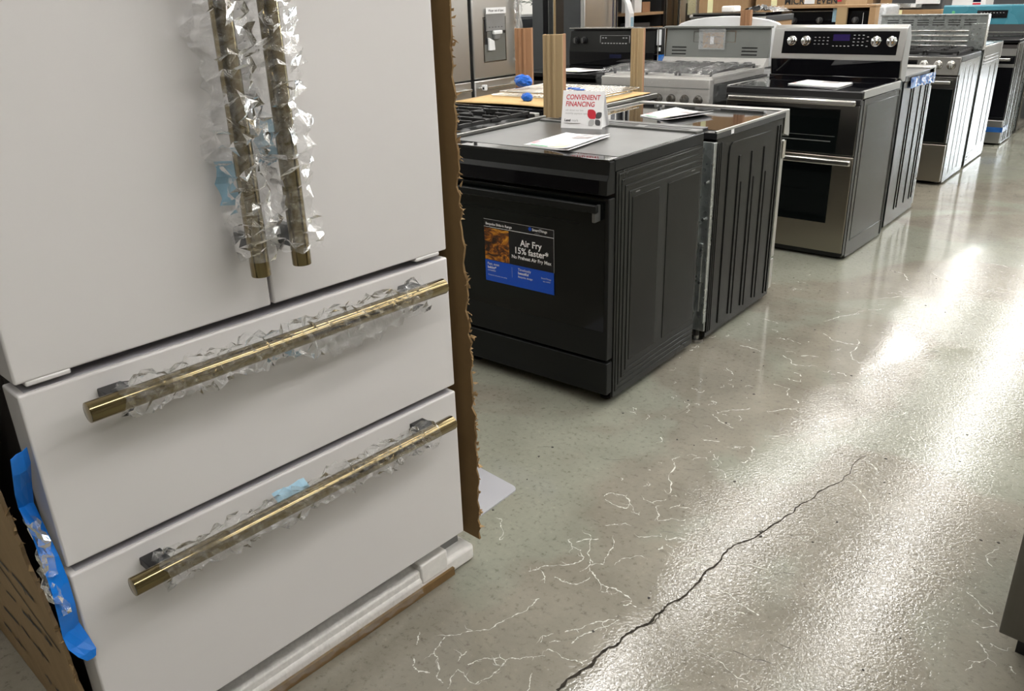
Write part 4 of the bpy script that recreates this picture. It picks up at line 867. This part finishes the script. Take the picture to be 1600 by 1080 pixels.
du = thing('drawer_unit', 'grey drawer unit with pale pulls on a brown carton', 'drawer unit', (-2.63, 9.57, 1.165)); box('carcass', 'dark_grey', du, 0, .48, .03, .45, 0, .16, .004); box('drawer_front', 'galvanised', du, .0, .30, .0, .03, .015, .06, .004); box('drawer_front', 'white_plastic', du, .24, .46, -.02, .03, .05, .11, .006); box('pull', 'white_plastic', du, .20, .25, -.03, .0, .02, .05, .006)
wu = thing('wrapped_appliance', 'small appliance bagged in white film beside the MICRO carton', 'appliance', (-2.66, 8.62, 0))
box('stand_carton', 'kraft_box', wu, 0, .30, 0, .5, 0, .95); box('white_cover', 'white_plastic', wu, .0, .25, .0, .45, .95, 1.23, .02, seg=3); box('film_bag', 'film_thick', wu, -.008, .258, -.008, .458, .951, 1.24, .02)
for k_, (xa, xb, hh) in enumerate(((-4.6, -3.7, 1.95), (-3.6, -2.75, 1.9), (-2.65, -1.85, 2.0), (-1.75, -1.0, 1.8))):
    carton('tall brown carton in the rear stack, %s' % ('leftmost', 'second from left', 'third from left', 'rightmost behind the teal range')[k_], xa, xb, 12.6, 13.3, 0, hh)
carton('pale carton with a red label standing behind the teal range', -2.55, -2.0, 10.9, 11.4, 0, 1.7, 'white_plastic', extra=lambda t: (box('picture_label', 'deep_blue', t, .42, .5, -.004, -.001, 1.2, 1.3), box('red_label', 'print_red', t, .42, .5, -.004, -.001, 1.16, 1.19)))
bk = thing('range_hood', 'dark appliance carrying pale foam pads behind the teal range', 'appliance', (-1.9, 10.75, 0)); box('carcass', 'dark_grey', bk, 0, .9, 0, .6, 0, 1.24, .004)
box('foam_pad', 'foam', bk, .05, .18, .02, .2, 1.24, 1.27, .01); box('foam_pad', 'foam', bk, .22, .40, .02, .2, 1.24, 1.26, .01); box('upper_panel', 'frame_grey', bk, .30, .62, .25, .5, 1.24, 1.6, .004)

# ------------------------------------------------------------ refrigerators along the left, doors toward the aisle
def fridge(lbl, y0, w, mat, style, h=1.78, x=-5.26, dep=.70, name='refrigerator', hl=None):
    t = thing(name, lbl, 'refrigerator', (x, y0, 0), PI / 2)
    box('cabinet', 'dark_grey', t, .004, w - .004, .06, dep, .04, h, .004); 
    for xx in (.06, w - .06): MB().cyl((xx, .12, 0), (xx, .12, .05), .02, 10).build('foot', 'black_plastic', t)
    for xx in (.06, w - .06): MB().cyl((xx, dep - .1, 0), (xx, dep - .1, .05), .02, 10).build('foot', 'black_plastic', t)
    hm = 'steel_bright'
    if style == 'french':
        ds = [box('door', mat, t, .002, w / 2 - .003, 0, .058, .70, h, .012, seg=3), box('door', mat, t, w / 2 + .003, w - .002, 0, .058, .70, h, .012, seg=3)]
        dr = box('drawer', mat, t, .002, w - .002, 0, .058, .06, .69, .012, seg=3)
        MB().cyl((.06, -.05, .62), (w - .06, -.05, .62), .012, 12).cyl((.08, -.05, .62), (.08, 0, .62), .008, 8).cyl((w - .08, -.05, .62), (w - .08, 0, .62), .008, 8).build('handle', hm, dr)
        hx = (w / 2 - .045, w / 2 + .045)
    elif style == 'side':
        ds = [box('door', mat, t, .002, w / 2 - .003, 0, .058, .06, h, .014, seg=3), box('door', mat, t, w / 2 + .003, w - .002, 0, .058, .06, h, .014, seg=3)]; hx = (w / 2 - .045, w / 2 + .045)
    else:
        sp_ = .70 if style == 'bottom' else .50
        ds = [box('door', mat, t, .002, w - .002, 0, .058, sp_, h, .014, seg=3), box('door', mat, t, .002, w - .002, 0, .058, .06, sp_ - .012, .014, seg=3)]; hx = (w - .045,)
        if style == 'bottom': MB().cyl((.06, -.05, .62), (w - .03, -.05, .62), .012, 12).cyl((.08, -.05, .62), (.08, 0, .62), .008, 8).cyl((w - .08, -.05, .62), (w - .08, 0, .62), .008, 8).build('handle', hm, ds[1])
    for d, xx in zip(ds, hx): MB().cyl((xx, -.05, .80), (xx, -.05, 1.55), .012, 12).cyl((xx, -.05, .83), (xx, 0, .83), .008, 8).cyl((xx, -.05, 1.5), (xx, 0, 1.5), .008, 8).build('handle', hm, d)
    return t, ds, hx
fridge('stainless refrigerator left of the one with the ice dispenser', 5.08, .91, 'steel_fridge', 'french')
f1, ds, hx = fridge('stainless bottom-freezer refrigerator with ice and water dispenser', 6.035, .66, 'steel_fridge', 'bottom')
d0 = ds[0]
well = MB(); well.ring(.145, .48, .84, 1.24, .012, -.004, .004); well.build('dispenser_frame', 'steel_dark', d0, .002)
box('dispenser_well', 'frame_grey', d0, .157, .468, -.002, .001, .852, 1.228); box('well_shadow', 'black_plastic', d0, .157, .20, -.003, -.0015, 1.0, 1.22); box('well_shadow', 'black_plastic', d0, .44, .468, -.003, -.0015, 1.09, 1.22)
box('control_face', 'grey_trim', d0, .180, .455, -.018, -.002, 1.115, 1.262, .004)
for k in range(5): box('key_mark', 'print_dark', d0, .21 + .045 * k, .23 + .045 * k, -.0195, -.0175, 1.145, 1.152)
box('nozzle', 'white_plastic', d0, .27, .385, -.04, -.002, 1.085, 1.118, .006); box('nozzle_tip', 'grey_trim', d0, .285, .36, -.03, -.002, 1.04, 1.086, .006)
pdl = MB(); pdl.prism([(.20, .945), (.285, .945), (.275, 1.03), (.20, 1.06)], 'y', -.03, -.006); pdl.build('paddle', 'white_plastic', d0, .006)
lb = box('paper_label', 'paper', d0, .175, .465, -.0215, -.0195, 1.266, 1.318); text('Water out of spec', .03, 'print_dark', lb, at(.205, -.0225, 1.283), bold=.0006)
for k, (d, xx) in enumerate(zip(ds, hx)): sleeve((xx, -.05, .78), (xx, -.05, 1.58), lambda u, g: .034 + .008 * math.sin(11 * u) ** 2, 22, 8, 'film_thick', d, lbl='crinkled plastic on handle')
box('white_bracket', 'white_plastic', f1, .06, .10, -.07, -.03, .60, .65, .006)
# dark washer-type cabinets and a plant between the refrigerators
def dark_cab(lbl, y0, w, h):
    t = thing('dark_cabinet', lbl, 'appliance', (-6.6, y0, 0), PI / 2); box('carcass', 'dark_grey', t, 0, w, 0, .6, 0, h, .02, seg=3); box('front_panel', 'slate_gloss', t, .03, w - .03, -.012, 0, .12, h * .72, .006); box('top_drawer', 'dark_grey', t, .03, w - .03, -.012, 0, h * .75, h - .03, .006); box('groove', 'black_plastic', t, .0, w, -.004, .002, h * .725, h * .74)
dark_cab('dark grey cabinet appliance seen directly right of the dispenser refrigerator', 8.25, .72, 1.18); dark_cab('dark grey cabinet appliance seen left of the bright stainless refrigerator', 9.05, .85, 1.18)
dark_cab('dark grey cabinet appliance farthest left behind the brown corner post', 7.3, .85, 1.18)
def plant(lbl, x, y, z, n, seed):
    random.seed(seed); t = thing('potted_plant', lbl, 'plant', (x, y, z)); MB().cyl((0, 0, 0), (0, 0, .1), .055, 16, .075).build('pot', 'clay', t, .003); lm = MB(); sm_ = MB()
    for k in range(n):
        a = rnd(0, 2 * PI); e = rnd(.2, 1.3); L = rnd(.10, .3); w = rnd(.02, .04); d = Vector((math.cos(a) * math.cos(e), math.sin(a) * math.cos(e), math.sin(e))); b = Vector((0, 0, .1)) + d * L * .3; s = d.cross(Vector((0, 0, 1))).normalized() * w; tip = b + d * L + Vector((0, 0, -.05)); mid = b + d * L * .55
        lm.add([b, mid + s, tip, mid - s, mid + Vector((0, 0, .008))], [(0, 1, 4), (1, 2, 4), (2, 3, 4), (3, 0, 4)]); sm_.cyl((0, 0, .09), b, .003, 5)
    lm.build('leaves', 'leaf', t)['kind'] = 'stuff'; sm_.build('stems', 'leaf', t)
plant('leafy green plant on the left dark cabinet', -6.85, 8.62, 1.18, 70, 3); plant('leafy green plant on the right dark cabinet', -6.85, 9.22, 1.18, 80, 4); plant('leafy green plant at the edge of the right dark cabinet', -6.85, 9.70, 1.18, 60, 6)
cl = thing('display_column', 'slim black floor column with pale edge strip before the dark cabinets', 'column', (-5.2, 7.12, 0)); box('shaft', 'black_plastic', cl, -.08, .08, .02, .16, 0, 2.2, .003); box('edge_strip', 'steel_bright', cl, .02, .082, -.025, .02, 0, 2.2, .003)
t_, ds_, _ = fridge('bright stainless refrigerator with glaring warm reflection behind the open control housing', 7.86, .57, 'steel_fridge', 'single')
cl = thing('gap_board', 'narrow black board standing in for the dark gap right of the bright stainless refrigerator', 'panel', (-5.3, 8.44, 0)); box('board', 'deep_blue', cl, -.5, 0, 0, .13, 0, 2.0, .003); box('edge', 'steel', cl, -.02, .004, .13, .15, 0, 2.0)  # black board in place of the dark gap before the shelves
od = thing('appliance_door', 'pale curved appliance door edge beside the dark gap', 'door', (-5.2, 8.62, 0)); dp = MB(); dp.prism([(0, 0), (.04, 0), (.04, 1.19), (.0, 1.30), (-.05, 1.38), (-.07, 1.36), (-.02, 1.28)], 'y', 0, .10); dp.build('door_slab', 'white_plastic', od, .004); box('window_strip', 'tape_pale', od, .036, .042, .03, .09, 1.05, 1.15)
# open shelving with cartons and goods
sv = thing('shelf_unit', 'dark shelf unit with tan shelf boards between stainless refrigerators', 'shelf', (-5.85, 8.80, 0)); f_ = MB()
for yy in (0, .80):
    for xx in (0, .55): f_.box(xx, xx + .035, yy, yy + .035, 0, 2.0)
f_.build('uprights', 'black_plastic', sv); 
for zz in (.3, .7, .985, 1.155, 1.55): box('shelf_board', 'kraft_box', sv, .0, .58, .0, .835, zz, zz + .03)
box('rear_panel', 'dark_grey', sv, -.02, -.005, 0, .835, 0, 2.0)
tag(MB().box(-5.5, -5.32, 9.0, 9.16, 1.186, 1.40).build('goods_box', 'white_plastic', None, .004), 'small white goods box on the top visible tan shelf', 'box')
tag(MB().box(-5.55, -5.33, 9.2, 9.38, 1.186, 1.30).build('goods_box', 'kraft_brown', None, .004), 'small brown goods box right of the white one on the shelf', 'box')
tag(MB().box(-5.5, -5.31, 8.98, 9.35, 1.016, 1.07).build('goods_box', 'dark_grey', None, .004), 'flat dark goods box on the lower tan shelf', 'box')
fridge('slim stainless refrigerator right of the shelf unit', 9.66, .30, 'steel_dark', 'single')
f5, ds5, _ = fridge('stainless refrigerator with a film-wrapped dispenser', 10.0, .66, 'steel_fridge', 'single')
fo_ = box('dispenser_well', 'black_plastic', ds5[0], .16, .40, -.002, .001, .95, 1.26); box('wrapped_dispenser', 'film_thick', ds5[0], .19, .40, -.03, -.004, 1.12, 1.34, .004); box('dispenser_face', 'print_yellow', ds5[0], .20, .39, -.02, -.003, 1.13, 1.33); box('nozzle', 'white_plastic', ds5[0], .25, .34, -.03, -.003, 1.085, 1.12, .004)
for k, (yy, w, mt, lb_) in enumerate(((10.75, .60, 'steel_door', 'brown-tinted stainless refrigerator with pale edge'), (11.42, .55, 'steel_dark', 'dark stainless refrigerator with black sides'), (12.04, .62, 'steel_door', 'brown-tinted stainless refrigerator nearest the cartons'), (12.74, .7, 'steel', 'grey stainless refrigerator at the end of the refrigerator row'))):
    fridge(lb_, yy, w, mt, 'single')
carton('tall tan carton standing behind the white range film', -4.6, -4.0, 10.2, 10.8, 0, 1.9); carton('tan carton next to the grey end refrigerator', -5.15, -4.68, 11.0, 11.5, 0, 1.8)

# ------------------------------------------------------------ appliance at the right edge of the picture
r0 = thing('dishwasher', 'dark brown-grey appliance corner at the right edge of the aisle', 'dishwasher', (-.075, 1.765, 0), -.10)
box('cabinet', 'cabinet_dark', r0, .0, .60, .03, .62, .10, .86, .003); box('door', 'steel_dark', r0, .0, .60, -.0, .03, .085, .80, .003); box('control_strip', 'black_plastic', r0, 0, .60, 0, .03, .802, .86, .003); box('toe_kick', 'black_plastic', r0, .03, .57, .07, .60, 0, .10); bar_handle(r0, .05, .55, 0, .74)
